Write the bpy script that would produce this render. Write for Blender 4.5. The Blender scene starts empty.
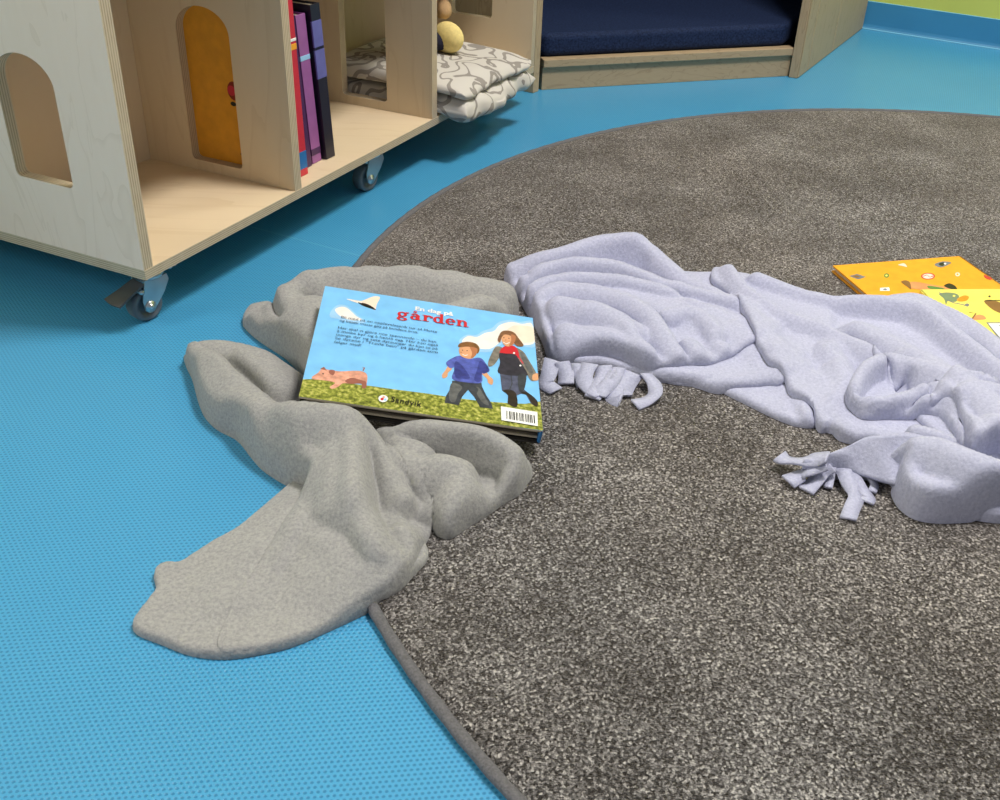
import bpy, bmesh, math, random
import numpy as np
from mathutils import Vector, Matrix
random.seed(7)
col = bpy.context.scene.collection
scn = bpy.context.scene
PI = math.pi

# ------------------------------------------------------------------ camera
CAM = np.array([0.0, 0.0, 0.6])
TH, RO, FPX = 0.564, 0.0379, 1021.9
FW = np.array([0, math.cos(TH), -math.sin(TH)])
R0 = np.array([1.0, 0, 0]); U0 = np.cross(R0, FW)
RT = math.cos(RO)*R0 + math.sin(RO)*U0
UP = -math.sin(RO)*R0 + math.cos(RO)*U0
cd = bpy.data.cameras.new('camera'); cam = bpy.data.objects.new('camera', cd); col.objects.link(cam)
cam.matrix_world = Matrix(((RT[0], UP[0], -FW[0], CAM[0]), (RT[1], UP[1], -FW[1], CAM[1]), (RT[2], UP[2], -FW[2], CAM[2]), (0, 0, 0, 1)))
cd.sensor_width = 36; cd.lens = 36*FPX/1000; cd.clip_start = 0.02
scn.camera = cam

def at(px, py, z=0.0):
    """the point of the room at height z seen at this place of the photograph"""
    d = FW*FPX + (px-500)*RT - (py-400)*UP
    t = (z-CAM[2])/d[2]
    return CAM + t*d

# ------------------------------------------------------------------ materials
def newmat(name):
    m = bpy.data.materials.new(name); m.use_nodes = True
    nt = m.node_tree; b = nt.nodes['Principled BSDF']
    return m, nt, b
def lin(r, g, b):
    f = lambda c: (c/255/12.92 if c/255 <= .04045 else ((c/255+.055)/1.055)**2.4)
    return (f(r), f(g), f(b), 1)
def flat(name, rgb, rough=.5, metal=0, noise=0.0, scale=60, bump=0.0, spec=.5):
    m, nt, b = newmat(name)
    b.inputs['Roughness'].default_value = rough; b.inputs['Metallic'].default_value = metal
    b.inputs['Specular IOR Level'].default_value = spec
    c = lin(*rgb)
    tc = nt.nodes.new('ShaderNodeTexCoord'); n = nt.nodes.new('ShaderNodeTexNoise')
    n.inputs['Scale'].default_value = scale; n.inputs['Detail'].default_value = 4
    nt.links.new(tc.outputs['Object'], n.inputs['Vector'])
    r = nt.nodes.new('ShaderNodeValToRGB')
    k = noise
    r.color_ramp.elements[0].position = .3; r.color_ramp.elements[1].position = .7
    r.color_ramp.elements[0].color = tuple(max(0, v*(1-k)) for v in c[:3])+(1,)
    r.color_ramp.elements[1].color = tuple(v*(1+k) for v in c[:3])+(1,)
    nt.links.new(n.outputs['Fac'], r.inputs['Fac']); nt.links.new(r.outputs['Color'], b.inputs['Base Color'])
    if bump:
        bp = nt.nodes.new('ShaderNodeBump'); bp.inputs['Strength'].default_value = bump; bp.inputs['Distance'].default_value = .002
        nt.links.new(n.outputs['Fac'], bp.inputs['Height']); nt.links.new(bp.outputs['Normal'], b.inputs['Normal'])
    return m
def N(nt, kind, **kw):
    n = nt.nodes.new(kind)
    for k, v in kw.items():
        if k in n.inputs: n.inputs[k].default_value = v
        else: setattr(n, k, v)
    return n
def ramp(nt, fac, stops):
    r = nt.nodes.new('ShaderNodeValToRGB'); e = r.color_ramp.elements
    while len(e) < len(stops): e.new(.5)
    for i, (p, c) in enumerate(stops): e[i].position = p; e[i].color = c
    nt.links.new(fac, r.inputs['Fac']); return r.outputs['Color']
def mth(nt, op, a, b=None, c=None):
    n = nt.nodes.new('ShaderNodeMath'); n.operation = op
    for i, v in enumerate((a, b, c)):
        if v is None: continue
        if isinstance(v, (int, float)): n.inputs[i].default_value = v
        else: nt.links.new(v, n.inputs[i])
    return n.outputs[0]
def mix(nt, fac, a, b):
    n = nt.nodes.new('ShaderNodeMix'); n.data_type = 'RGBA'
    for s, v in ((n.inputs[0], fac), (n.inputs[6], a), (n.inputs[7], b)):
        if isinstance(v, (int, float, tuple)): s.default_value = v
        else: nt.links.new(v, s)
    return n.outputs[2]

def floor_material():
    m, nt, b = newmat('blue dotted vinyl')
    tc = N(nt, 'ShaderNodeTexCoord'); sp = N(nt, 'ShaderNodeSeparateXYZ')
    mp = N(nt, 'ShaderNodeMapping'); mp.inputs['Rotation'].default_value = (0, 0, -0.14)
    nt.links.new(tc.outputs['Object'], mp.inputs['Vector']); nt.links.new(mp.outputs['Vector'], sp.inputs[0])
    P = .0044
    x = mth(nt, 'DIVIDE', sp.outputs[0], P); y = mth(nt, 'DIVIDE', sp.outputs[1], P*.9)
    row = mth(nt, 'FLOOR', y); odd = mth(nt, 'MULTIPLY', mth(nt, 'MODULO', row, 2.0), .5)
    fx = mth(nt, 'SUBTRACT', mth(nt, 'FRACT', mth(nt, 'ADD', x, odd)), .5); fy = mth(nt, 'SUBTRACT', mth(nt, 'FRACT', y), .5)
    d = mth(nt, 'SQRT', mth(nt, 'ADD', mth(nt, 'MULTIPLY', fx, fx), mth(nt, 'MULTIPLY', fy, fy)))
    dot = N(nt, 'ShaderNodeMapRange'); dot.inputs['From Min'].default_value = .22; dot.inputs['From Max'].default_value = .34
    dot.inputs['To Min'].default_value = 1; dot.inputs['To Max'].default_value = 0
    nt.links.new(d, dot.inputs['Value'])
    n = N(nt, 'ShaderNodeTexNoise'); n.inputs['Scale'].default_value = 3
    nt.links.new(tc.outputs['Object'], n.inputs['Vector'])
    base = ramp(nt, n.outputs['Fac'], [(.3, lin(72, 158, 204)), (.7, lin(80, 166, 212))])
    c = mix(nt, dot.outputs[0], base, lin(52, 132, 178))
    # welded seam between two sheets
    a, e = at(200, 213), at(372, 259)
    dx, dy = e[0]-a[0], e[1]-a[1]; L = math.hypot(dx, dy)
    s2 = N(nt, 'ShaderNodeSeparateXYZ'); nt.links.new(tc.outputs['Object'], s2.inputs[0])
    sd = mth(nt, 'ABSOLUTE', mth(nt, 'SUBTRACT', mth(nt, 'ADD', mth(nt, 'MULTIPLY', s2.outputs[0], dy/L), mth(nt, 'MULTIPLY', s2.outputs[1], -dx/L)), (a[0]*dy-a[1]*dx)/L))
    seam = mth(nt, 'MULTIPLY', mth(nt, 'LESS_THAN', sd, .0016), .35)
    c = mix(nt, seam, c, lin(120, 195, 220))
    nt.links.new(c, b.inputs['Base Color'])
    b.inputs['Roughness'].default_value = .30; b.inputs['Specular IOR Level'].default_value = .55
    bp = N(nt, 'ShaderNodeBump'); bp.inputs['Strength'].default_value = .5; bp.inputs['Distance'].default_value = .0006; bp.invert = True
    nt.links.new(dot.outputs[0], bp.inputs['Height']); nt.links.new(bp.outputs['Normal'], b.inputs['Normal'])
    return m

def carpet_material():
    m, nt, b = newmat('charcoal cut pile')
    tc = N(nt, 'ShaderNodeTexCoord')
    v = N(nt, 'ShaderNodeTexVoronoi'); v.inputs['Scale'].default_value = 520; v.inputs['Randomness'].default_value = 1
    n1 = N(nt, 'ShaderNodeTexNoise'); n1.inputs['Scale'].default_value = 380; n1.inputs['Detail'].default_value = 3; n1.inputs['Roughness'].default_value = .7
    n2 = N(nt, 'ShaderNodeTexNoise'); n2.inputs['Scale'].default_value = 7; n2.inputs['Detail'].default_value = 5; n2.inputs['Roughness'].default_value = .6
    n3 = N(nt, 'ShaderNodeTexNoise'); n3.inputs['Scale'].default_value = 2.2; n3.inputs['Detail'].default_value = 3
    for k in (v, n1, n2, n3): nt.links.new(tc.outputs['Object'], k.inputs['Vector'])
    h = mth(nt, 'ADD', mth(nt, 'MULTIPLY', n1.outputs['Fac'], .75), mth(nt, 'MULTIPLY', v.outputs['Color'], .42))
    h = mth(nt, 'ADD', h, mth(nt, 'MULTIPLY', mth(nt, 'SUBTRACT', n2.outputs['Fac'], .5), .28))
    c = ramp(nt, h, [(.38, lin(12, 12, 14)), (.54, lin(60, 60, 62)), (.68, lin(126, 124, 124)), (.84, lin(215, 211, 207))])
    tint = ramp(nt, n3.outputs['Fac'], [(.35, (1, .97, .94, 1)), (.65, (.96, .98, 1.0, 1))])
    mm = N(nt, 'ShaderNodeMix'); mm.data_type = 'RGBA'; mm.blend_type = 'MULTIPLY'; mm.inputs[0].default_value = 1
    nt.links.new(c, mm.inputs[6]); nt.links.new(tint, mm.inputs[7]); nt.links.new(mm.outputs[2], b.inputs['Base Color'])
    b.inputs['Roughness'].default_value = .95; b.inputs['Specular IOR Level'].default_value = .1
    b.inputs['Sheen Weight'].default_value = .7; b.inputs['Sheen Roughness'].default_value = .45
    b.inputs['Sheen Tint'].default_value = lin(215, 200, 185)
    bp = N(nt, 'ShaderNodeBump'); bp.inputs['Strength'].default_value = .9; bp.inputs['Distance'].default_value = .004
    nt.links.new(h, bp.inputs['Height']); nt.links.new(bp.outputs['Normal'], b.inputs['Normal'])
    return m

def wood_material(name, light, dark, axis=2, scale=9, rough=.55, streak=1.0):
    m, nt, b = newmat(name)
    tc = N(nt, 'ShaderNodeTexCoord'); mp = N(nt, 'ShaderNodeMapping')
    s = [scale]*3; s[axis] = scale*.18
    mp.inputs['Scale'].default_value = s
    nt.links.new(tc.outputs['Object'], mp.inputs['Vector'])
    n = N(nt, 'ShaderNodeTexNoise'); n.inputs['Scale'].default_value = 1.0; n.inputs['Detail'].default_value = 3; n.inputs['Distortion'].default_value = .8
    nt.links.new(mp.outputs['Vector'], n.inputs['Vector'])
    # growth rings: thin contour lines of a stretched noise
    k = mth(nt, 'FRACT', mth(nt, 'MULTIPLY', n.outputs['Fac'], 7.0))
    ring = N(nt, 'ShaderNodeMapRange'); ring.inputs['From Min'].default_value = 0; ring.inputs['From Max'].default_value = .22
    ring.inputs['To Min'].default_value = .55*streak; ring.inputs['To Max'].default_value = 0
    nt.links.new(k, ring.inputs['Value'])
    f = N(nt, 'ShaderNodeTexNoise'); f.inputs['Scale'].default_value = 8; f.inputs['Detail'].default_value = 4
    nt.links.new(mp.outputs['Vector'], f.inputs['Vector'])
    fac = mth(nt, 'ADD', ring.outputs[0], mth(nt, 'MULTIPLY', f.outputs['Fac'], .35*streak))
    c = mix(nt, fac, lin(*light), lin(*dark))
    nt.links.new(c, b.inputs['Base Color']); b.inputs['Roughness'].default_value = rough; b.inputs['Specular IOR Level'].default_value = .3
    return m
def ply_edge_material():
    m, nt, b = newmat('plywood edge layers')
    tc = N(nt, 'ShaderNodeTexCoord'); geo = N(nt, 'ShaderNodeUVMap')
    sp = N(nt, 'ShaderNodeSeparateXYZ'); nt.links.new(geo.outputs['UV'], sp.inputs[0])
    k = mth(nt, 'FRACT', mth(nt, 'MULTIPLY', sp.outputs[0], 4.5))
    k = mth(nt, 'GREATER_THAN', k, .5)
    n = N(nt, 'ShaderNodeTexNoise'); n.inputs['Scale'].default_value = 60; n.inputs['Detail'].default_value = 3
    nt.links.new(tc.outputs['Object'], n.inputs['Vector'])
    f = mth(nt, 'MULTIPLY', k, mth(nt, 'ADD', n.outputs['Fac'], .2))
    c = mix(nt, f, lin(204, 188, 160), lin(158, 138, 112))
    nt.links.new(c, b.inputs['Base Color']); b.inputs['Roughness'].default_value = .6
    return m
def fleece_material(name, a, bcol, sheen):
    m, nt, b = newmat(name)
    tc = N(nt, 'ShaderNodeTexCoord')
    n = N(nt, 'ShaderNodeTexNoise'); n.inputs['Scale'].default_value = 330; n.inputs['Detail'].default_value = 5; n.inputs['Roughness'].default_value = .7
    n2 = N(nt, 'ShaderNodeTexNoise'); n2.inputs['Scale'].default_value = 30; n2.inputs['Detail'].default_value = 4
    n3 = N(nt, 'ShaderNodeTexNoise'); n3.inputs['Scale'].default_value = 150; n3.inputs['Detail'].default_value = 2
    for k in (n, n2, n3): nt.links.new(tc.outputs['Object'], k.inputs['Vector'])
    h = mth(nt, 'ADD', mth(nt, 'MULTIPLY', n.outputs['Fac'], .6), mth(nt, 'ADD', mth(nt, 'MULTIPLY', n2.outputs['Fac'], .12), mth(nt, 'MULTIPLY', n3.outputs['Fac'], .55)))
    c = ramp(nt, n.outputs['Fac'], [(.32, lin(*bcol)), (.66, lin(*a))])
    nt.links.new(c, b.inputs['Base Color'])
    b.inputs['Roughness'].default_value = .95; b.inputs['Specular IOR Level'].default_value = .05
    b.inputs['Sheen Weight'].default_value = .25; b.inputs['Sheen Roughness'].default_value = .4; b.inputs['Sheen Tint'].default_value = lin(*sheen)
    bp = N(nt, 'ShaderNodeBump'); bp.inputs['Strength'].default_value = .55; bp.inputs['Distance'].default_value = .0022
    nt.links.new(h, bp.inputs['Height']); nt.links.new(bp.outputs['Normal'], b.inputs['Normal'])
    return m
def squiggle_material():
    m, nt, b = newmat('white cotton with grey loops')
    tc = N(nt, 'ShaderNodeTexCoord')
    n = N(nt, 'ShaderNodeTexNoise'); n.inputs['Scale'].default_value = 21; n.inputs['Detail'].default_value = 0; n.inputs['Distortion'].default_value = 1.1
    nt.links.new(tc.outputs['Object'], n.inputs['Vector'])
    g = None
    for ax in range(3):   # even line width: divide by the slope of the noise
        va = N(nt, 'ShaderNodeVectorMath'); va.operation = 'ADD'; off = [0, 0, 0]; off[ax] = .002; va.inputs[1].default_value = off
        nt.links.new(tc.outputs['Object'], va.inputs[0])
        k = N(nt, 'ShaderNodeTexNoise'); k.inputs['Scale'].default_value = 21; k.inputs['Detail'].default_value = 0; k.inputs['Distortion'].default_value = 1.1
        nt.links.new(va.outputs[0], k.inputs['Vector'])
        q = mth(nt, 'POWER', mth(nt, 'ABSOLUTE', mth(nt, 'SUBTRACT', k.outputs['Fac'], n.outputs['Fac'])), 2.0)
        g = q if g is None else mth(nt, 'ADD', g, q)
    g = mth(nt, 'DIVIDE', mth(nt, 'SQRT', g), .002)
    lines = []
    for lv in (.5,):
        d = mth(nt, 'ABSOLUTE', mth(nt, 'SUBTRACT', n.outputs['Fac'], lv))
        lines.append(mth(nt, 'LESS_THAN', d, mth(nt, 'MULTIPLY', mth(nt, 'MINIMUM', g, 20.0), .0034)))
    line = mth(nt, 'MAXIMUM', *lines)
    c = mix(nt, line, lin(246, 242, 234), lin(150, 144, 138))
    nt.links.new(c, b.inputs['Base Color']); b.inputs['Roughness'].default_value = .9; b.inputs['Specular IOR Level'].default_value = .1
    return m
def grass_material():
    m, nt, b = newmat('printed meadow')
    tc = N(nt, 'ShaderNodeTexCoord'); n = N(nt, 'ShaderNodeTexNoise'); n.inputs['Scale'].default_value = 260; n.inputs['Detail'].default_value = 5
    nt.links.new(tc.outputs['Object'], n.inputs['Vector'])
    c = ramp(nt, n.outputs['Fac'], [(.3, lin(78, 84, 28)), (.48, lin(132, 140, 52)), (.6, lin(176, 178, 84)), (.75, lin(226, 216, 140))])
    nt.links.new(c, b.inputs['Base Color']); b.inputs['Roughness'].default_value = .35
    return m
def mattress_material():
    m, nt, b = newmat('navy woven cover')
    tc = N(nt, 'ShaderNodeTexCoord'); n = N(nt, 'ShaderNodeTexNoise'); n.inputs['Scale'].default_value = 260; n.inputs['Detail'].default_value = 4
    nt.links.new(tc.outputs['Object'], n.inputs['Vector'])
    c = ramp(nt, n.outputs['Fac'], [(.3, lin(16, 26, 52)), (.7, lin(36, 52, 86))])
    nt.links.new(c, b.inputs['Base Color']); b.inputs['Roughness'].default_value = .8
    b.inputs['Specular IOR Level'].default_value = .2
    return m

M = {}
M['floor'] = floor_material(); M['carpet'] = carpet_material()
M['birch_lit'] = wood_material('lit birch veneer', (250, 228, 208), (220, 194, 168), 2, 16, streak=.5)  # same veneer as the other panels, side light painted in as a paler tone
M['birch'] = wood_material('warm birch veneer', (223, 206, 178), (202, 180, 146), 2, 10, streak=.5)
M['birch_flat'] = wood_material('birch board', (226, 206, 174), (204, 178, 140), 0, 10, streak=.5)
M['ply'] = ply_edge_material()
M['oak'] = wood_material('beige oak laminate', (186, 164, 132), (150, 127, 98), 2, 26, streak=.9)
M['oak_h'] = wood_material('beige oak laminate, lying grain', (182, 160, 128), (148, 126, 97), 0, 26, streak=.9)
M['oak_edge'] = wood_material('oak laminate edge', (176, 152, 118), (148, 122, 90), 2, 30, streak=.8)
M['grey_fleece'] = fleece_material('grey fleece', (175, 174, 171), (144, 144, 144), (220, 222, 226))
M['lilac_fleece'] = fleece_material('pale lilac fleece', (194, 196, 217), (169, 172, 196), (232, 234, 246))
M['squiggle'] = squiggle_material(); M['grass'] = grass_material(); M['navy'] = mattress_material()
M['lime'] = flat('lime green paint', (206, 214, 104), .5, noise=.03, scale=8)
M['skirt'] = flat('blue vinyl skirting', (62, 140, 186), .4, noise=.04, scale=10)
M['weld'] = flat('pale weld strip', (120, 190, 220), .4)
M['cream'] = flat('cream paint', (205, 200, 180), .6)
M['zinc'] = flat('zinc plated steel', (190, 196, 198), .32, .9, noise=.1, scale=40)
M['rubber'] = flat('dark grey rubber', (104, 108, 112), .5, noise=.1)
M['pedal'] = flat('grey painted steel', (92, 92, 94), .45, .4, noise=.1)
M['binding'] = flat('grey overlock yarn', (104, 103, 106), .9, noise=.25, scale=500, bump=.6)
M['navy_in'] = flat('dark navy lining', (24, 33, 58), .8, noise=.1)
def art(name, rgb, rough=.35, noise=.08, scale=120): M[name] = flat('print '+name.replace('_', ' '), rgb, rough, noise=noise, scale=scale)
for nm, rgb in dict(sky=(128, 198, 250), sky_pale=(160, 208, 246), cloud=(240, 236, 230), cloud_warm=(248, 226, 206), red=(206, 44, 52), white=(244, 244, 242), ink=(40, 62, 92), black=(28, 26, 26),
    skin=(222, 164, 122), skin_dark=(184, 120, 82), hair=(134, 92, 52), hair_dark=(128, 90, 62), tee=(84, 96, 176), tee_dark=(58, 66, 138), jeans=(62, 66, 72), jeans_light=(98, 100, 100), cardigan=(128, 122, 112),
    dungarees=(52, 50, 60), trousers=(82, 86, 108), boot=(48, 40, 34), pig=(222, 160, 136), pig_dark=(158, 98, 82), spine_blue=(44, 112, 172), page=(196, 186, 166), page_dark=(84, 76, 66),
    orange=(246, 170, 44), orange_deep=(226, 150, 34), yellow=(250, 232, 110), green=(92, 138, 66), grey=(120, 124, 132), brown=(138, 96, 54), sage=(120, 140, 110), tan=(226, 150, 100),
    purple=(112, 52, 122), purple_dark=(74, 36, 88), mauve=(158, 96, 160), periwinkle=(104, 104, 172), midnight=(28, 26, 46), crimson=(206, 46, 66), book_blue=(30, 110, 180), amber=(226, 160, 46)).items():
    art(nm, rgb, .35, .32 if nm in ('tee', 'tee_dark', 'jeans', 'jeans_light', 'trousers', 'cardigan', 'hair', 'hair_dark', 'dungarees', 'pig', 'boot') else .08, 160 if nm in ('tee', 'tee_dark', 'jeans', 'jeans_light', 'trousers', 'cardigan', 'hair', 'hair_dark', 'dungarees', 'pig', 'boot') else 60)

# ------------------------------------------------------------------ object helpers
def tag(o, label=None, cat=None, group=None, kind=None):
    if label: o['label'] = label
    if cat: o['category'] = cat
    if group: o['group'] = group
    if kind: o['kind'] = kind
    return o
def empty(name, loc=(0, 0, 0), rot=None):
    o = bpy.data.objects.new(name, None); col.objects.link(o); o.location = loc
    o.empty_display_size = .05
    if rot is not None: o.rotation_euler = rot
    return o
class MB:
    """collects polygons with materials; build() links them as one mesh object"""
    def __init__(s): s.v = []; s.f = []; s.m = []; s.uv = []; s.mats = []; s.smooth = []
    def mi(s, mat):
        if mat not in s.mats: s.mats.append(mat)
        return s.mats.index(mat)
    def poly(s, pts, mat, uv=None, smooth=False):
        b = len(s.v); s.v += [tuple(map(float, p)) for p in pts]; s.f.append(list(range(b, b+len(pts)))); s.m.append(s.mi(mat))
        s.uv.append(uv or [(0, 0)]*len(pts)); s.smooth.append(smooth)
    def mesh(s, V, F, mat, smooth=False):
        b = len(s.v); s.v += [tuple(map(float, p)) for p in V]
        for f in F:
            s.f.append([i+b for i in f]); s.m.append(s.mi(mat)); s.uv.append([(0, 0)]*len(f)); s.smooth.append(smooth)
    def box(s, lo, hi, mat, fr=None):
        """fr: origin + three axes"""
        o, X, Y, Z = fr or (Vector((0, 0, 0)), Vector((1, 0, 0)), Vector((0, 1, 0)), Vector((0, 0, 1)))
        V = [o+X*x+Y*y+Z*z for x in (lo[0], hi[0]) for y in (lo[1], hi[1]) for z in (lo[2], hi[2])]
        F = [(0, 1, 3, 2), (4, 6, 7, 5), (0, 4, 5, 1), (2, 3, 7, 6), (0, 2, 6, 4), (1, 5, 7, 3)]
        s.mesh(V, F, mat)
    def tube(s, pts, r, mat, n=12, cap=True, sx=1.0):
        pts = [Vector(p) for p in pts]; rs = r if isinstance(r, (list, tuple)) else [r]*len(pts)
        V = []; F = []
        for i, p in enumerate(pts):
            t = (pts[min(i+1, len(pts)-1)]-pts[max(i-1, 0)]).normalized()
            a = t.cross(Vector((0, 0, 1)))
            if a.length < 1e-3: a = Vector((1, 0, 0))
            a.normalize(); b2 = t.cross(a).normalized()
            for k in range(n):
                an = 2*PI*k/n; V.append(p+a*math.cos(an)*rs[i]*sx+b2*math.sin(an)*rs[i])
        for i in range(len(pts)-1):
            for k in range(n): F.append((i*n+k, i*n+(k+1) % n, (i+1)*n+(k+1) % n, (i+1)*n+k))
        if cap: F.append(tuple(range(n-1, -1, -1))); F.append(tuple((len(pts)-1)*n+k for k in range(n)))
        s.mesh(V, F, mat, True)
    def prism(s, outline, h0, h1, mat, fr, edge=None):
        """outline in (X,Y) of fr, extruded along Z of fr"""
        o, X, Y, Z = fr; n = len(outline)
        lo = [o+X*a+Y*b+Z*h0 for a, b in outline]; hi = [o+X*a+Y*b+Z*h1 for a, b in outline]
        s.poly(hi, mat); s.poly(lo[::-1], mat)
        for i in range(n):
            j = (i+1) % n; s.poly([lo[i], lo[j], hi[j], hi[i]], edge or mat, [(0, 0), (0, 1), (1, 1), (1, 0)])
    def ellipsoid(s, c, r, mat, n=20, m=12, rot=None):
        V = []; F = []
        for i in range(m+1):
            t = PI*i/m
            for k in range(n):
                a = 2*PI*k/n; p = Vector((r[0]*math.sin(t)*math.cos(a), r[1]*math.sin(t)*math.sin(a), r[2]*math.cos(t)))
                if rot is not None: p = rot @ p
                V.append(Vector(c)+p)
        for i in range(m):
            for k in range(n): F.append((i*n+k, (i+1)*n+k, (i+1)*n+(k+1) % n, i*n+(k+1) % n))
        s.mesh(V, F, mat, True)
    def build(s, name, parent=None, bevel=0, merge=True):
        me = bpy.data.meshes.new(name); me.from_pydata(s.v, [], s.f)
        for k in s.mats: me.materials.append(k)
        me.polygons.foreach_set('material_index', s.m); me.polygons.foreach_set('use_smooth', s.smooth)
        ul = me.uv_layers.new(name='UVMap'); i = 0
        for q in s.uv:
            for c in q: ul.data[i].uv = c; i += 1
        if merge:
            bm = bmesh.new(); bm.from_mesh(me); bmesh.ops.remove_doubles(bm, verts=bm.verts, dist=1e-6)
            bmesh.ops.recalc_face_normals(bm, faces=bm.faces); bm.to_mesh(me); bm.free()
        me.update()
        o = bpy.data.objects.new(name, me); col.objects.link(o)
        if parent: o.parent = parent
        if bevel:
            bv = o.modifiers.new('soft edges', 'BEVEL'); bv.width = bevel; bv.segments = 2; bv.limit_method = 'ANGLE'; bv.angle_limit = .6
        return o
def holed_plate(mb, outer, hole, h0, h1, fr, face, edge):
    """flat board with one arched hole (bridged outline), extruded, with ply edges"""
    o, X, Y, Z = fr
    bm = bmesh.new()
    ov = [bm.verts.new((a, b, 0)) for a, b in outer]; hv = [bm.verts.new((a, b, 0)) for a, b in hole]
    es = [bm.edges.new((ov[i], ov[(i+1) % len(ov)])) for i in range(len(ov))]+[bm.edges.new((hv[i], hv[(i+1) % len(hv)])) for i in range(len(hv))]
    bmesh.ops.triangle_fill(bm, edges=es, use_beauty=True)
    bm.verts.index_update(); V = [v.co.copy() for v in bm.verts]; F = [[v.index for v in f.verts] for f in bm.faces]; bm.free()
    for h, flip in ((h1, False), (h0, True)):
        mb.mesh([o+X*v.x+Y*v.y+Z*h for v in V], [f[::-1] if flip else f for f in F], face)
    for loop in (outer, hole):
        n = len(loop)
        for i in range(n):
            j = (i+1) % n; a, b = loop[i], loop[j]
            mb.poly([o+X*a[0]+Y*a[1]+Z*h0, o+X*b[0]+Y*b[1]+Z*h0, o+X*b[0]+Y*b[1]+Z*h1, o+X*a[0]+Y*a[1]+Z*h1], edge, [(0, 0), (0, 1), (1, 1), (1, 0)])
def part(mb, name, parent, **k):
    o = mb.build(name, None, **k)
    o.parent = parent
    m = Matrix.Identity(4); p = parent
    while p is not None: m = m @ Matrix.Translation(-p.location) if p.type == 'EMPTY' else m; p = p.parent
    o.matrix_parent_inverse = m
    return o
CARPET_C = Vector((0.797, 1.091, 0)); CARPET_R = 1.018; CARPET_H = .008

# ------------------------------------------------------------------ the setting
mb = MB(); mb.mesh([(-3, -1.5, 0), (4.5, -1.5, 0), (4.5, 4, 0), (-3, 4, 0)], [(0, 1, 2, 3)], M['floor'])
tag(mb.build('floor'), kind='structure')
corner = Vector((.107, 3.454, 0)); WR = Vector((.8415, -.5402, 0)); WL = Vector((-.5402, -.8415, 0))
def wall(name, a, d, length, nrm):
    mb = MB(); fr = (a, d, Vector((0, 0, 1)), nrm)
    mb.box((0, 0, -.08), (length, 2.5, 0), M['lime'], fr); tag(mb.build(name), kind='structure')
    mb = MB()
    prof = [(0, 0), (.011, 0), (.008, .002), (.0055, .006), (.004, .012), (.004, .069), (.0, .070)]
    o = a
    for i in range(len(prof)-1):
        p, q = prof[i], prof[i+1]
        mt = M['weld'] if i in (0, 1, 5) else M['skirt']
        mb.poly([o+nrm*p[0]+Vector((0, 0, p[1]+.0005)), o+d*length+nrm*p[0]+Vector((0, 0, p[1]+.0005)), o+d*length+nrm*q[0]+Vector((0, 0, q[1]+.0005)), o+nrm*q[0]+Vector((0, 0, q[1]+.0005))], mt)
    tag(mb.build(name.replace('wall', 'baseboard')), kind='structure')
wall('wall_right', corner, WR, 3.2, Vector((-.5402, -.8415, 0)))
wall('wall_left', corner, WL, 3.6, Vector((.8415, -.5402, 0)))

# ------------------------------------------------------------------ round carpet
root = empty('round_carpet', (CARPET_C.x, CARPET_C.y, 0))
tag(root, 'big round charcoal cut-pile carpet lying on the blue floor', 'carpet')
mb = MB(); V = []; F = []; n = 240; rings = [0, .3, .6, .8, .9, .96, .985, .994, .997]
for r in rings:
    for k in range(n):
        a = 2*PI*k/n; R_ = (CARPET_R-.006)*r
        z = CARPET_H if r < .99 else CARPET_H-(.0012 if r < .996 else .003)
        V.append((CARPET_C.x+R_*math.cos(a), CARPET_C.y+R_*math.sin(a), z))
for i in range(len(rings)-1):
    for k in range(n): F.append((i*n+k, (i+1)*n+k, (i+1)*n+(k+1) % n, i*n+(k+1) % n))
mb.mesh(V, F, M['carpet'], True); part(mb, 'pile', root)
mb = MB(); V = []; F = []; n = 720; m_ = 10
for k in range(n):
    a = 2*PI*k/n
    for j in range(m_):
        b = 2*PI*j/m_; r = .0046*(1+.05*math.sin(a*900))
        R_ = CARPET_R-.0046+r*1.15*math.cos(b); V.append((CARPET_C.x+R_*math.cos(a), CARPET_C.y+R_*math.sin(a), .0047+r*math.sin(b)))
for k in range(n):
    for j in range(m_): F.append((k*m_+j, ((k+1) % n)*m_+j, ((k+1) % n)*m_+(j+1) % m_, k*m_+(j+1) % m_))
mb.mesh(V, F, M['binding'], True); tag(part(mb, 'binding', root), 'grey overlocked edge binding')

# ------------------------------------------------------------------ plywood shelf on castors
SC = Vector((-.41657, 1.07003, 0)); SU = Vector((.42160, .90678, 0)); SW = Vector((-.90678, .42160, 0)); Z = Vector((0, 0, 1))
FR = (SC, SU, SW, Z)
def sp(u, w, z): return SC+SU*u+SW*w+Z*z
shelf = empty('castor_bookshelf', sp(.544, .264, 0)); tag(shelf, 'pale plywood bookshelf on castors with arched windows in its panels', 'bookshelf')
D_ = .264; DD = .528; ZT = .72
def arch(z0, w0=.088, w1=.177, zs=.275, za=.309, rc=.006):
    c = (w0+w1)/2; a = (w1-w0)/2; pts = [(w0, z0+rc), (w0+rc*.3, z0+rc*.3), (w0+rc, z0), (w1-rc, z0), (w1-rc*.3, z0+rc*.3), (w1, z0+rc)]
    for k in range(0, 21): t = PI*k/20; pts.append((c+a*math.cos(t), zs+(za-zs)*math.sin(t)))
    return pts
def upper_arch(): return arch(.45, zs=.56, za=.6)
def side_board(u0, u1, z0hole, face):
    mb = MB(); fr = (SC+SU*u0, SW, Z, -SU)
    for w0, sg in ((0.0, 1), (DD, -1)):
        outer = [(w0+sg*.0005, .0812), (D_, .0812), (D_, ZT+.1), (w0+sg*.0005, ZT)]
        hole = [(w0+sg*a, b) for a, b in arch(z0hole)]
        holed_plate(mb, outer, hole, -(u1-u0), 0, fr, face, M['ply'])
    return part(mb, 'side_panel', shelf)
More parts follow.
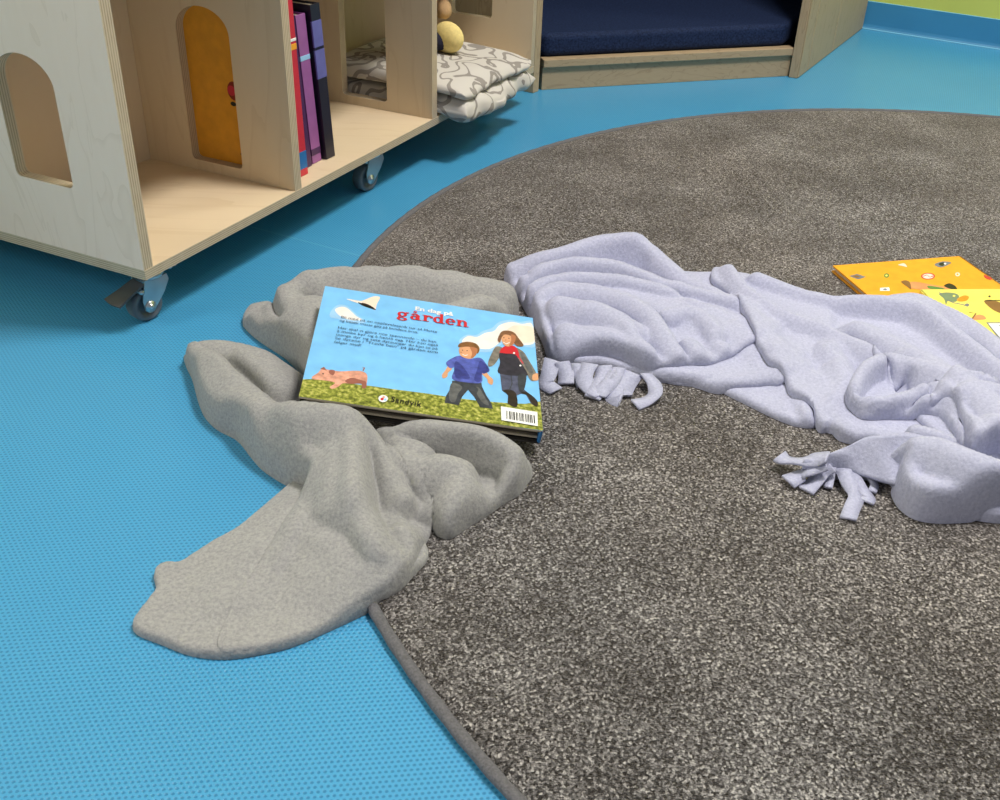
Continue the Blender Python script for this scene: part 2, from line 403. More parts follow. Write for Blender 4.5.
def board_panel(name, u0, u1, z0hole, face, top=ZT):
    mb = MB(); fr = (SC+SU*u0, SW, Z, -SU)
    outer = [(0.0005, .0812), (D_-.0065, .0812), (D_-.0065, top), (D_/2, top+.1) if top == ZT else (D_-.0065, top), (.0005, top)]
    if top != ZT: outer.pop(2)
    holed_plate(mb, outer, arch(z0hole), -(u1-u0), 0, fr, face, M['ply'])
    return part(mb, name, shelf)
def plain(name, lo, hi, face, edges=()):
    """box in the shelf frame; the sides named in edges show the plies"""
    mb = MB(); x0, y0, z0 = lo; x1, y1, z1 = hi
    P = lambda *a: sp(*a)
    q = {'bottom': [P(x0, y0, z0), P(x0, y1, z0), P(x1, y1, z0), P(x1, y0, z0)], 'top': [P(x0, y0, z1), P(x1, y0, z1), P(x1, y1, z1), P(x0, y1, z1)],
         'front': [P(x0, y0, z0), P(x1, y0, z0), P(x1, y0, z1), P(x0, y0, z1)], 'back': [P(x1, y1, z0), P(x0, y1, z0), P(x0, y1, z1), P(x1, y1, z1)],
         'left': [P(x0, y1, z0), P(x0, y0, z0), P(x0, y0, z1), P(x0, y1, z1)], 'right': [P(x1, y0, z0), P(x1, y1, z0), P(x1, y1, z1), P(x1, y0, z1)]}
    for k, v in q.items(): mb.poly(v, M['ply'] if k in edges else face, [(0, 0), (0, 1), (1, 1), (1, 0)] if False else [(0, 0), (0, 0), (1, 0), (1, 0)])
    return part(mb, name, shelf)
plain('base_board', (0, 0, .069), (1.088, DD, .081), M['birch_flat'], ('front', 'left', 'right', 'back'))
plain('top_board', (.0155, .002, .390), (1.0725, D_-.0065, .402), M['birch_flat'], ('front',))
plain('back_panel', (.0155, D_-.006, .0812), (1.0725, D_+.006, ZT), M['birch'])
side_board(0, .015, .163, M['birch_lit'])
board_panel('divider', .295, .310, .096, M['birch'], .3895)
board_panel('divider', .680, .696, .096, M['birch'], .3895)
side_board(1.073, 1.088, .163, M['birch'])
plain('roof_board', (.0155, .002, .690), (1.0725, D_-.0065, .702), M['birch_flat'], ('front',))
plain('top_board', (.0155, D_+.0065, .390), (1.0725, DD-.002, .402), M['birch_flat'], ('back',)); plain('roof_board', (.0155, D_+.0065, .690), (1.0725, DD-.002, .702), M['birch_flat'], ('back',))
def castor(u, w, brake):
    p = sp(u, w, 0); e = empty('castor', p); e.parent = shelf; e.location = p-shelf.location
    e['label'] = 'small swivel castor with dark rubber wheel' if not brake else 'small swivel castor with a foot brake'
    r = Vector((-.62, -.785, 0)).normalized(); nrm = Vector((-r.y, r.x, 0)); nrm = -nrm if nrm.x < 0 else nrm
    ax = p+r*.012+Z*.021
    def cpart(mb, name, bev=0):
        o = mb.build(name, None, bevel=bev); o.parent = e; o.matrix_parent_inverse = Matrix.Translation(-p); return o
    mb = MB(); fr = (p, r, nrm, Z)
    mb.box((-.026, -.022, .0655), (.026, .022, .0688), M['zinc'], fr)
    mb.tube([p+Z*.0655, p+Z*.060, p+Z*.0585, p+Z*.054], [.012, .018, .0185, .016], M['zinc'], 20)
    for a in (-1, 1):
        for b in (-1, 1): mb.tube([p+r*a*.02+nrm*b*.016+Z*.0655, p+r*a*.02+nrm*b*.016+Z*.0625], .0035, M['zinc'], 8)
    cpart(mb, 'mounting_plate')
    mb = MB()
    for s_ in (-1, 1):
        f2 = (p+nrm*s_*.0125, r, Z, nrm*s_)
        mb.prism([(-.016, .0555), (.014, .0555), (.021, .03), (.019, .017), (.012, .0135), (.005, .017), (-.01, .034), (-.018, .048)], -.0008, .0012, M['zinc'], f2)
    mb.box((-.016, -.0125, .053), (.014, .0125, .0555), M['zinc'], fr)
    cpart(mb, 'fork')
    mb = MB(); V = []; F = []; prof = [(.0, .006), (.012, .006), (.0125, .0085), (.018, .0095), (.0198, .0085), (.021, .0055), (.021, -.0055), (.0198, -.0085), (.018, -.0095), (.0125, -.0085), (.012, -.006), (0, -.006)]
    n = 36
    for R_, h in prof:
        for k in range(n):
            a = 2*PI*k/n; V.append(ax+r*(R_*math.cos(a))+Z*(R_*math.sin(a))+nrm*h)
    for i in range(len(prof)-1):
        for k in range(n): F.append((i*n+k, (i+1)*n+k, (i+1)*n+(k+1) % n, i*n+(k+1) % n))
    mb.mesh(V, F, M['rubber'], True); cpart(mb, 'wheel')
    mb = MB(); mb.tube([ax-nrm*.017, ax+nrm*.017], .0042, M['zinc'], 6); mb.tube([ax+nrm*.0138, ax+nrm*.0148], .0075, M['zinc'], 16); cpart(mb, 'axle_bolt')
    if brake:
        mb = MB(); o2 = p+r*.014+Z*.050; t = (r*.93-Z*.36).normalized(); f3 = (o2, t, nrm, t.cross(nrm))
        mb.prism([(0, -.012), (.02, -.013), (.042, -.016), (.044, 0), (.042, .016), (.02, .013), (0, .012)], -.001, .0014, M['pedal'], f3)
        mb.box((.006, -.013, -.0012), (.036, -.0115, .006), M['pedal'], f3) if False else None
        mb.tube([o2+t*.006-nrm*.014-Z*.006, o2+t*.006+nrm*.014-Z*.006], .0032, M['zinc'], 8)
        cpart(mb, 'brake_pedal')
castor(.035, .031, True); castor(.54, .036, False); castor(1.045, .075, False)
castor(.035, .492, False); castor(.54, .492, False); castor(1.045, .492, False)

# ------------------------------------------------------------------ books in the shelf (upright, lying in the u/w frame)
def upright_book(name, label, u, t, w0, w1, h, cover, spine=None, lean=0.0, extra=None, group=None, cat='book', draw=None):
    """u: left face at the foot, t: thickness; lean: how far the head moves to the left"""
    zb = .0815
    fr = (sp(u, w0, zb), SU, SW, (Z-SU*lean).normalized())
    root = empty(name, sp(u+t/2, (w0+w1)/2, zb)); tag(root, label, cat, group)
    mb = MB(); L = w1-w0; c = M[cover]; s_ = M[spine or cover]
    mb.box((0, .001, 0), (.0022, L, h), c, fr); mb.box((t-.0022, .001, 0), (t, L, h), c, fr); 
    if draw: draw(mb, fr)
    cv = part(mb, 'cover', root, bevel=.0006)
    mb = MB(); mb.box((0, 0, 0), (t, .0022, h), s_, fr)
    if extra:
        for z0, z1, k in extra: mb.box((-.0003, -.0004, z0), (t+.0003, .0022, z1), M[k], fr)
    part(mb, 'spine', root, bevel=.0005)
    mb = MB(); mb.box((.0024, .004, .003), (t-.0024, L-.004, h-.003), M['page'], fr); part(mb, 'pages', root)
    return root, fr
art('dark_red', (140, 40, 28))
def blob(mb, mat, cx, cy, rx, ry, off, fr, rot=0, n=18):
    o, X, Y, Zn = fr
    mb.poly([o+X*(cx+rx*math.cos(a)*math.cos(rot)-ry*math.sin(a)*math.sin(rot))+Y*(cy+rx*math.cos(a)*math.sin(rot)+ry*math.sin(a)*math.cos(rot))+Zn*off for a in [2*PI*k/n for k in range(n)]], mat)
def little_figures(mb, fr):   # red figures printed on the cover that shows through the arch
    f4 = (fr[0]-SU*.0004, SW, fr[3], -SU)
    for cx, cy, rx, ry, k in [(.052, .118, .011, .013, 'dark_red'), (.056, .118, .007, .007, 'crimson'), (.045, .150, .006, .008, 'dark_red'), (.043, .136, .003, .012, 'black'), (.055, .1, .005, .003, 'black'), (.046, .03, .006, .003, 'dark_red'), ]:
        blob(mb, M[k], cx, cy, rx, ry, .0002+.0001*(k != 'dark_red'), f4)
upright_book('picture_book', 'orange picture book standing behind the arched window of the plywood divider', .3106, .008, .05, .25, .235, 'amber', draw=little_figures)
upright_book('picture_book', 'thin red-spined book with blue foot, right against the plywood divider', .342, .019, .026, .24, .25, 'crimson', 'crimson', .03, [(0, .010, 'crimson'), (.010, .035, 'book_blue'), (.175, .183, 'orange'), (.186, .19, 'white')], 'books in the middle bay')
upright_book('picture_book', 'dark purple book between the red book and the mauve book', .3735, .018, .04, .25, .213, 'purple_dark', 'purple_dark', .08, [], 'books in the middle bay')
upright_book('picture_book', 'mauve-spined book beside the black and navy book', .3965, .022, .042, .25, .212, 'purple', 'mauve', .08, [(.012, .022, 'purple_dark'), (.15, .157, 'sky_pale')], 'books in the middle bay')
upright_book('picture_book', 'tall black book with a periwinkle patch on its spine, rightmost of the row', .4235, .022, .036, .25, .222, 'midnight', 'midnight', .08, [(.12, .2, 'periwinkle'), (.16, .165, 'midnight')], 'books in the middle bay')

# ------------------------------------------------------------------ folded blanket and soft doll in the right bay
def folded(profile, u0, u1, seed, amp=.004):
    rng = random.Random(seed); n = 70; V = []; F = []
    ph = [rng.uniform(0, 6) for _ in range(8)]
    pr = []   # resample the closed profile smoothly
    P = [Vector((a, b)) for a, b in profile]; k_ = len(P)
    for i in range(k_):
        p0, p1, p2, p3 = P[i-1], P[i], P[(i+1) % k_], P[(i+2) % k_]
        for j in range(6):
            t = j/6; pr.append(.5*((2*p1)+(-p0+p2)*t+(2*p0-5*p1+4*p2-p3)*t*t+(-p0+3*p1-3*p2+p3)*t**3))
    m = len(pr); cz = sum(p.y for p in pr)/m
    for i in range(n+1):
        x = i/n; e = min(x, 1-x)*n/7; e = math.sqrt(max(0, 1-(1-min(e, 1))**2))
        for p in pr:
            front = max(0, min(1, (.03-p.x)/.1))
            dz = amp*math.sin(x*9+ph[0]+p.x*20)*(.4+front)+amp*.6*math.sin(x*23+ph[1]+p.x*45)*front
            dw = amp*1.6*math.sin(x*7+ph[2])*front+amp*.8*math.sin(x*31+ph[3]+p.y*60)*front
            z = cz+(p.y-cz)*(.25+.75*e)+(dz if p.y > cz else dz*.5*front)*e; w = p.x+dw*e
            if w > -.004: z = max(z, .0822)
            V.append(sp(u0+(u1-u0)*x, w, z))
    for i in range(n):
        for k in range(m): F.append((i*m+k, (i+1)*m+k, (i+1)*m+(k+1) % m, i*m+(k+1) % m))
    F.append(list(range(m))); F.append([n*m+k for k in range(m-1, -1, -1)])
    return V, F
root = empty('folded_blanket', sp(.88, .08, .082)); tag(root, 'white blanket with grey squiggle lines, folded in the last shelf bay', 'blanket')
mb = MB(); mb.mesh(*folded([(.24, .0825), (.1, .0822), (.008, .0822), (-.010, .078), (-.022, .072), (-.036, .069), (-.050, .074), (-.054, .085), (-.048, .100), (-.03, .110), (0, .114), (.1, .115), (.22, .114), (.245, .10)], .7005, .975, 3), M['squiggle'], True)
part(mb, 'lower_fold', root)
mb = MB(); mb.mesh(*folded([(.24, .117), (.1, .1175), (0, .1165), (-.030, .111), (-.043, .111), (-.046, .120), (-.032, .130), (0, .138), (.1, .143), (.22, .140), (.245, .13)], .7008, .968, 5, .003), M['squiggle'], True)
part(mb, 'upper_fold', root)
dz = .144; dp = sp(.83, .12, dz)
doll = empty('soft_doll', dp); tag(doll, 'soft doll with a plump yellow foot, sitting on the squiggle blanket', 'soft toy')
M['plush_yellow'] = flat('yellow plush', (236, 214, 140), .9, noise=.08, scale=200, bump=.3); M['plush_tan'] = flat('tan plush', (196, 160, 118), .9, noise=.08, scale=200, bump=.3); M['plush_navy'] = flat('navy plush', (34, 34, 56), .9, noise=.1, scale=200, bump=.3)
yaxis = Matrix((SU, SW, Z)).transposed()
mb = MB(); mb.ellipsoid(sp(.83, .130, dz+.055), (.034, .03, .055), M['plush_navy'], rot=yaxis); part(mb, 'body', doll)
mb = MB(); mb.ellipsoid(sp(.83, .122, dz+.145), (.047, .042, .045), M['plush_tan'], rot=yaxis)
for s_ in (-1, 1): mb.ellipsoid(sp(.83+s_*.045, .124, dz+.15), (.014, .008, .016), M['plush_tan'], rot=yaxis); mb.ellipsoid(sp(.83+s_*.016, .083, dz+.152), (.005, .004, .007), M['black'], 10, 8, rot=yaxis)
mb.ellipsoid(sp(.83, .078, dz+.137), (.010, .008, .007), M['plush_tan'], 12, 8, rot=yaxis); part(mb, 'head', doll)
for s_ in (-1, 1):
    mb = MB(); mb.tube([sp(.83+s_*.03, .12, dz+.085), sp(.83+s_*.05, .095, dz+.066), sp(.83+s_*.045, .085, dz+.07), sp(.83+s_*.043, .078, dz+.072)], [.012, .014, .017, .008], M['plush_tan'], 16); part(mb, 'arm', doll)
    mb = MB(); mb.tube([sp(.83+s_*.02, .105, dz+.018), sp(.83+s_*.035, .07, dz+.019)], [.017, .016], M['plush_navy'], 16)
    part(mb, 'leg', doll)
    mb = MB(); mb.ellipsoid(sp(.868, .074, dz+.024) if s_ > 0 else sp(.80, .108, dz+.027), (.021, .035, .027), M['plush_yellow'], rot=yaxis @ Matrix.Rotation(-s_*.3, 3, 'Z')); part(mb, 'foot', doll)

# ------------------------------------------------------------------ reading nook
nook = empty('reading_nook', (.34, 2.6, 0)); tag(nook, 'oak-laminate corner nook with a low bench, standing behind the round carpet', 'bench')
LD = Vector((-.8415, .5402, 0)); LF = Vector((.5402, .8415, 0))
mb = MB(); fr = (Vector((.045, 2.154, 0)), LD, LF, Z); mb.box((0, 0, 0), (.63, .022, 1.2), M['oak'], fr); part(mb, 'side_panel', nook, bevel=.0015)
R_a = Vector((.6425, 2.354, 0)); R_b = Vector((.948, 2.913, 0)); RD = (R_b-R_a).normalized(); RN = Vector((RD.y, -RD.x, 0)); RL = (R_b-R_a).length-.008
mb = MB(); fr = (R_a, RD, -RN, Z)
mb.box((.0, .0, .0), (RL, .019, 1.2), M['oak'], fr); part(mb, 'side_panel', nook, bevel=.0015)
mb = MB()
for x0, x1 in ((.004, .075), (.079, .30), (.304, RL-.004)): mb.box((x0, -.0022, .001), (x1, -.0002, 1.199), M['oak'], fr)
part(mb, 'side_boards', nook, bevel=.001)
FA = Vector((.064, 2.178, 0)); FB = Vector((.630, 2.370, 0)); FD = (FB-FA).normalized(); FN = Vector((FD.y, -FD.x, 0)); FL_ = (FB-FA).length
fr = (FA, FD, -FN, Z)
mb = MB(); mb.box((0, .004, 0), (FL_, .022, .047), M['oak_h'], fr); part(mb, 'front_board', nook, bevel=.001)
mb = MB(); mb.box((0, -.003, .0475), (FL_, .024, .064), M['oak_h'], fr); part(mb, 'front_rail', nook, bevel=.0015)
inner = [(.068, 2.210), (.60, 2.392), (.905, 2.915), (.13, 3.40), (-.44, 2.535)]
mb = MB(); mb.prism(inner, .02, .06, M['navy_in'], (Vector((0, 0, 0)), Vector((1, 0, 0)), Vector((0, 1, 0)), Z)); part(mb, 'bench_base', nook)
mb = MB(); V_ = lambda p, h: Vector((p[0], p[1], h))
for a, b in ((2, 3), (3, 4)):
    d_ = (V_(inner[b], 0)-V_(inner[a], 0)); nn = Vector((-d_.y, d_.x, 0)).normalized()*-.012
    mb.prism([inner[a], inner[b], (inner[b][0]+nn.x, inner[b][1]+nn.y), (inner[a][0]+nn.x, inner[a][1]+nn.y)], .0, 1.2, M['navy_in'], (Vector((0, 0, 0)), Vector((1, 0, 0)), Vector((0, 1, 0)), Z))
part(mb, 'back_panel', nook)
mb = MB(); mb.prism([(.06, 2.19), (.625, 2.385), (.925, 2.925), (.12, 3.42), (-.46, 2.53)], 1.2, 1.22, M['oak'], (Vector((0, 0, 0)), Vector((1, 0, 0)), Vector((0, 1, 0)), Z)); part(mb, 'unseen_roof', nook)  # top out of view, added to darken the inside of the nook
mb = MB(); matt = [(.069, 2.196), (.606, 2.378), (.906, 2.9), (.13, 3.385), (-.43, 2.53)]
mb.prism(matt, .0645, .112, M['navy'], (Vector((0, 0, 0)), Vector((1, 0, 0)), Vector((0, 1, 0)), Z))
mo = mb.build('bench_mattress', bevel=.012); mo.modifiers['soft edges'].segments = 4
tag(mo, 'navy blue mattress lying in the oak corner nook', 'mattress')
# ------------------------------------------------------------------ the farm board book
def rotm(a, b, c): return Matrix.Rotation(a, 3, 'Z') @ Matrix.Rotation(b, 3, 'X') @ Matrix.Rotation(c, 3, 'Y')
BR = rotm(.0432, .0585, .156); BO = Vector((-.1928, .8252, .0732)); BW, BD, BT = .2396, .215, .0165
BX, BY, BZ = BR.col[0].copy(), BR.col[1].copy(), BR.col[2].copy()
BF = (BO, BX, BY, BZ)
def on(px, py, fr):
    """place on a flat cover (in its own two axes) of this spot of the photograph"""
    o, X, Y, Zn = fr; d = Vector(FW*FPX+(px-500)*RT-(py-400)*UP); c = Vector(CAM)
    t = (o-c).dot(Zn)/d.dot(Zn); p = c+d*t-o; return p.dot(X), p.dot(Y)
def smooth_loop(pts, k=4):
    n = len(pts); out = []
    for i in range(n):
        p0, p1, p2, p3 = [Vector(pts[(i+j) % n]) for j in (-1, 0, 1, 2)]
        for j in range(k):
            t = j/k; out.append(tuple(.5*((2*p1)+(-p0+p2)*t+(2*p0-5*p1+4*p2-p3)*t*t+(-p0+3*p1-3*p2+p3)*t**3)))
    return out
class Art:
    def __init__(s, fr, mb, lim=None): s.fr = fr; s.mb = mb; s.h = .00012; s.lim = lim
    def clip(s, q):
        if not s.lim: return q
        return [(min(max(a, s.lim[0]), s.lim[1]), min(max(b, s.lim[2]), s.lim[3])) for a, b in q]
    def shape(s, pts, mat, smooth=True):
        q = s.clip(smooth_loop([on(x, y, s.fr) for x, y in pts]) if smooth else [on(x, y, s.fr) for x, y in pts])
        s.local(q, mat)
    def local(s, q, mat):
        o, X, Y, Zn = s.fr
        bm = bmesh.new(); vs = [bm.verts.new((a, b, 0)) for a, b in q]
        es = []
        for i in range(len(vs)):
            try: es.append(bm.edges.new((vs[i], vs[(i+1) % len(vs)])))
            except ValueError: pass
        bmesh.ops.triangle_fill(bm, edges=es, use_beauty=True, normal=(0, 0, 1)); bm.verts.index_update()
        V = [o+X*v.co.x+Y*v.co.y+Zn*s.h for v in bm.verts]
        F = [[v.index for v in f.verts] for f in bm.faces]; bm.free()
        s.mb.mesh(V, F, M[mat]); s.h += .000012
    def ell(s, px, py, rx, ry, mat, n=16):
        s.shape([(px+rx*math.cos(2*PI*k/n), py+ry*math.sin(2*PI*k/n)) for k in range(n)], mat, False)
    def line(s, pts, w, mat):
        """ribbon of width w (metres) along pixel points"""
        q = [Vector(on(x, y, s.fr)) for x, y in pts]; L = []; R = []
        for i, p in enumerate(q):
            t = (q[min(i+1, len(q)-1)]-q[max(i-1, 0)]).normalized(); nn = Vector((-t.y, t.x)); L.append(p+nn*w/2); R.append(p-nn*w/2)
        s.local([tuple(v) for v in L+R[::-1]], mat)
    def text(s, body, p0, p1, mat, height=None, bold=0.0, shear=0.0, space=1.0):
        """text whose baseline runs from pixel p0 to pixel p1"""
        a = Vector(on(*p0, s.fr)); b = Vector(on(*p1, s.fr)); s.text_local(body, a, b, mat, height, bold, shear, space)
    def text_local(s, body, a, b, mat, height=None, bold=0.0, shear=0.0, space=1.0):
        cu = bpy.data.curves.new('lettering', 'FONT'); cu.body = body; cu.size = 1; cu.offset = bold; cu.shear = shear; cu.space_character = space; cu.resolution_u = 3
        ob = bpy.data.objects.new('lettering', cu); col.objects.link(ob); bpy.context.view_layer.update()
        me = bpy.data.meshes.new_from_object(ob.evaluated_get(bpy.context.evaluated_depsgraph_get()))
        xs = [v.co.x for v in me.vertices]; x0, x1 = min(xs), max(xs); L = (b-a).length; k = L/(x1-x0); ky = height or k
        d = (b-a)/L; e = Vector((-d.y, d.x)); o, X, Y, Zn = s.fr; V = []
        for v in me.vertices:
            q = a+d*((v.co.x-x0)*k)+e*(v.co.y*ky); V.append(o+X*q.x+Y*q.y+Zn*s.h)
        s.mb.mesh(V, [list(p.vertices) for p in me.polygons], M[mat]); s.h += .000012
        bpy.data.objects.remove(ob); bpy.data.meshes.remove(me); bpy.data.curves.remove(cu)

book = empty('board_book', BO-BZ*BT); tag(book, 'thick blue farm board book lying back cover up on the grey blanket', 'book')
mb = MB(); mb.box((0, 0, -.0018), (BW, BD, 0), M['page'], BF); mb.poly([BO+BX*a+BY*b+BZ*.00005 for a, b in ((0, 0), (BW, 0), (BW, BD), (0, BD))], M['sky'])
A = Art(BF, mb, (0, BW, 0, BD))
# paler sky towards the horizon
A.local([(.001, .001), (BW-.001, .001), (BW-.001, .12), (.001, .105)], 'sky')
A.shape([(331, 311), (338, 305), (347, 306), (356, 314), (366, 322), (352, 323), (338, 319), (330, 317)], 'sky_pale'); A.shape([(335, 310), (340, 307), (347, 308), (356, 316), (362, 320), (350, 320), (340, 316)], 'cloud')
A.shape([(459, 342), (466, 335), (476, 335), (483, 331), (492, 328), (499, 322), (510, 320), (520, 322), (533, 322), (536, 345), (525, 347), (505, 343), (490, 352), (470, 350)], 'sky_pale')
A.shape([(462, 342), (468, 336), (477, 337), (485, 333), (494, 331), (500, 325), (511, 322), (522, 324), (532, 324), (535, 342), (522, 345), (505, 340), (490, 349), (472, 347)], 'cloud')
A.shape([(505, 333), (513, 326), (524, 326), (533, 328), (535, 340), (524, 343), (512, 339)], 'cloud_warm')
# meadow
A.shape([(296, 399), (299.5, 379), (316, 379), (345, 383), (370, 386), (395, 389.5), (430, 394), (455, 398), (480, 401), (505, 403), (525, 404), (543.5, 402), (545, 431), (500, 425), (400, 411), (340, 403)], 'grass', False)
# bird
A.shape([(346.5, 299), (354, 300), (361, 301), (367, 299), (374, 296.5), (380, 297.5), (377, 304), (375, 310), (371, 308), (364, 305), (354, 302)], 'cloud_warm')
A.shape([(358, 302.5), (365, 303.5), (371, 306), (376, 310), (370, 308.5), (362, 305.5)], 'black'); A.line([(347, 299.3), (354, 301), (362, 303)], .0014, 'white')
# pig
A.shape([(312, 377), (318, 373), (322, 369), (329, 370), (340, 371.5), (352, 371), (362, 371.5), (367, 375), (367, 382), (365, 388), (362, 388), (361, 384), (352, 384), (343, 383.5), (338, 387), (332, 389), (330, 387), (335, 383), (327, 381), (319, 380), (313, 379.5)], 'pig')
A.shape([(345, 381), (352, 378), (360, 380), (366, 382), (366, 388), (362, 388), (361, 384), (350, 384)], 'pig_dark'); A.shape([(330, 370), (335, 371), (333, 375.5), (329, 373)], 'pig_dark'); A.shape([(320, 369), (324, 367), (327, 371)], 'pig_dark', False); A.line([(363, 371), (364.5, 368), (362.5, 367.5)], .0012, 'pig_dark'); A.ell(323, 374, .9, .7, 'black', 8)
# boy
A.shape([(452, 381), (452, 386), (446, 396), (444.5, 403), (459, 405.5), (462, 397), (468, 390), (474, 397), (480, 407.5), (493, 409), (491, 403), (486, 395), (482, 387), (481, 380)], 'jeans', False)
A.shape([(452, 383), (449, 393), (450, 401), (455, 402), (458, 394), (462, 387)], 'jeans_light'); A.shape([(474, 388), (479, 398), (484, 404), (489, 405), (484, 396), (479, 388)], 'jeans_light')
A.shape([(449, 365), (445, 371), (442, 375), (443, 378.5), (447, 377), (448, 373), (452, 369)], 'skin'); A.shape([(485, 371), (489, 376), (493, 380), (492, 385), (488, 383), (487, 379), (482, 374)], 'skin')
A.shape([(446, 363), (453, 358), (460, 356), (470, 359), (480, 358), (486, 364), (489.5, 371), (484, 374), (482, 374), (481, 383), (465, 382.5), (452, 379), (455, 368), (450, 368.5)], 'tee'); A.shape([(480, 361), (486, 365), (489, 371), (484, 374), (482, 373), (480, 382), (474, 380), (477, 370)], 'tee_dark')
A.shape([(459, 349), (463, 346), (471, 347), (477, 349), (476, 355), (471, 359), (464, 358), (460, 355)], 'skin'); A.shape([(458, 347), (460, 343.5), (468, 342), (476, 344), (479.5, 349), (477.5, 354), (475, 349.5), (468, 347), (461, 347.5)], 'hair')
A.line([(462.5, 354.5), (465, 356), (467.5, 355)], .0011, 'white'); A.ell(462.5, 350.5, .6, .5, 'black', 8); A.ell(467, 351, .6, .5, 'black', 8); A.ell(461, 352.7, .7, .6, 'skin_dark', 8)
A.shape([(470, 347.5), (477, 349), (476, 355), (471, 358.5), (472, 353)], 'skin_dark'); A.shape([(455, 362), (462, 366), (470, 378), (462, 379), (455, 377)], 'tee_dark'); A.shape([(468, 389), (473, 386), (478, 390), (474, 396)], 'jeans')
# girl
A.shape([(500, 374), (501, 383), (502, 391), (508, 395), (507.5, 404), (516, 407), (516, 396), (521, 394), (526, 395), (531, 404), (536, 407), (537, 402), (533, 397), (524, 390), (527, 374)], 'trousers', False)
A.shape([(503, 391), (508, 396), (508, 404), (517, 407), (516, 394), (510, 390)], 'boot'); A.shape([(521, 393), (527, 396), (532, 404), (537, 407), (537.5, 402), (532, 396), (525, 392)], 'boot')
A.line([(511, 376), (512, 384), (509, 391)], .0012, 'jeans')
A.shape([(496, 347), (491, 355), (488, 363), (489, 367), (494, 365), (499, 358), (503, 349)], 'cardigan'); A.shape([(514, 348), (523, 352), (529, 361), (537, 375), (537, 380), (531, 381), (526, 373), (519, 362)], 'cardigan')
A.shape([(500, 351), (506, 346), (515, 347), (519, 355), (516, 360), (502, 358)], 'red'); A.shape([(499, 354), (506, 354), (515, 355), (520, 362), (527, 373), (526, 376), (512, 376), (498, 373), (500, 363)], 'dungarees')
A.line([(515, 349), (519, 358), (523, 364)], .0016, 'crimson'); A.ell(514, 353.5, 1.1, .9, 'white', 10); A.ell(520.3, 366, 1.1, .9, 'white', 10)
A.shape([(533, 375), (538, 374), (538.5, 380), (534, 381), (532, 379)], 'skin')
A.shape([(501, 336), (505, 332), (512, 333), (516, 337), (514, 344), (508, 347), (503, 344)], 'skin'); A.shape([(497.5, 340), (501, 332.5), (507, 331), (514, 333), (518, 338), (523.5, 346), (517, 346.5), (513, 342), (511.5, 337), (505, 335), (501.5, 338), (500, 343)], 'hair_dark')
A.line([(503, 342.5), (506, 344.3), (509.5, 343)], .0012, 'white'); A.ell(503.8, 338.3, .6, .5, 'black', 8); A.ell(508.8, 338.8, .6, .5, 'black', 8); A.ell(505.6, 340.5, .7, .6, 'skin_dark', 8)
A.shape([(511, 335), (515.5, 337), (514, 343.5), (509, 346.5), (511, 341)], 'skin_dark'); A.shape([(520, 352), (526, 358), (533, 372), (529, 373), (523, 362)], 'jeans_light'); A.shape([(518, 376), (526, 376), (524, 390), (519, 391)], 'jeans')
# lettering
A.text('En dag på', (415, 310.5), (453, 316.5), 'white', None, .03)
def serif_word():
    t0 = on(396.5, 317.5, BF); t1 = on(468.5, 328, BF)
    a = Vector(t0); b = Vector(t1); d = (b-a).normalized(); e = Vector((-d.y, d.x)); L = (b-a).length
    xh = .0128; wd = L/6.05; T = .0034; t2 = .0016
    def bar(x0, x1, y0, y1): A.local([tuple(a+d*x+e*y) for x, y in ((x0, y0), (x1, y0), (x1, y1), (x0, y1))], 'red')
    def bowl(cx, cy, rx, ry, th0=0, th1=360, tv=T, tn=t2):
        n = 28; out = []; inn = []
        for k in range(n+1):
            th = math.radians(th0+(th1-th0)*k/n); c, s_ = math.cos(th), math.sin(th)
            out.append(a+d*(cx+rx*c)+e*(cy+ry*s_)); inn.append(a+d*(cx+(rx-tv)*c)+e*(cy+(ry-tn)*s_))
        for k in range(n): A.local([tuple(out[k]), tuple(out[k+1]), tuple(inn[k+1]), tuple(inn[k])], 'red'); A.h -= .000012
        A.h += .000012
    x = 0; h2 = xh/2
    bowl(x+wd*.45, xh*.62, wd*.40, xh*.38); bowl(x+wd*.45, -xh*.15, wd*.44, xh*.28); bar(x+wd*.72, x+wd*1.0, xh*.86, xh*1.02); bar(x+wd*.12, x+wd*.3, xh*.05, xh*.3)   # g
    x = wd*1.1; bowl(x+wd*.38, h2*.62, wd*.36, xh*.34); bar(x+wd*.56, x+wd*.56+T, 0, xh*.75); bowl(x+wd*.42, xh*.68, wd*.34, xh*.32, 0, 165); bar(x+wd*.56, x+wd*.98, 0, xh*.1); bowl(x+wd*.42, xh*1.28, wd*.15, xh*.15, 0, 360, .0013, .0011)   # å
    x = wd*2.15; bar(x+wd*.12, x+wd*.12+T, 0, xh); bar(x, x+wd*.55, 0, xh*.1); bar(x, x+wd*.3, xh*.9, xh); bowl(x+wd*.55, xh*.66, wd*.33, xh*.34, 20, 170); bar(x+wd*.66, x+wd*.88, xh*.62, xh*.9)   # r
    x = wd*3.05; bowl(x+wd*.4, h2, wd*.4, h2*1.02); bar(x+wd*.58, x+wd*.58+T, 0, xh*1.55); bar(x+wd*.42, x+wd*.7, xh*1.45, xh*1.55); bar(x+wd*.6, x+wd*1.0, 0, xh*.1)   # d
    x = wd*4.1; bowl(x+wd*.42, h2, wd*.42, h2*1.02, 0, 320); bar(x+wd*.1, x+wd*.82, h2*.92, h2*1.14)   # e
    x = wd*5.0; bar(x+wd*.12, x+wd*.12+T, 0, xh); bar(x, x+wd*.5, 0, xh*.1); bar(x, x+wd*.3, xh*.9, xh); bowl(x+wd*.55, xh*.6, wd*.36, xh*.4, 0, 170); bar(x+wd*.91-T, x+wd*.91, 0, xh*.62); bar(x+wd*.58, x+wd*1.05, 0, xh*.1)   # n
serif_word()
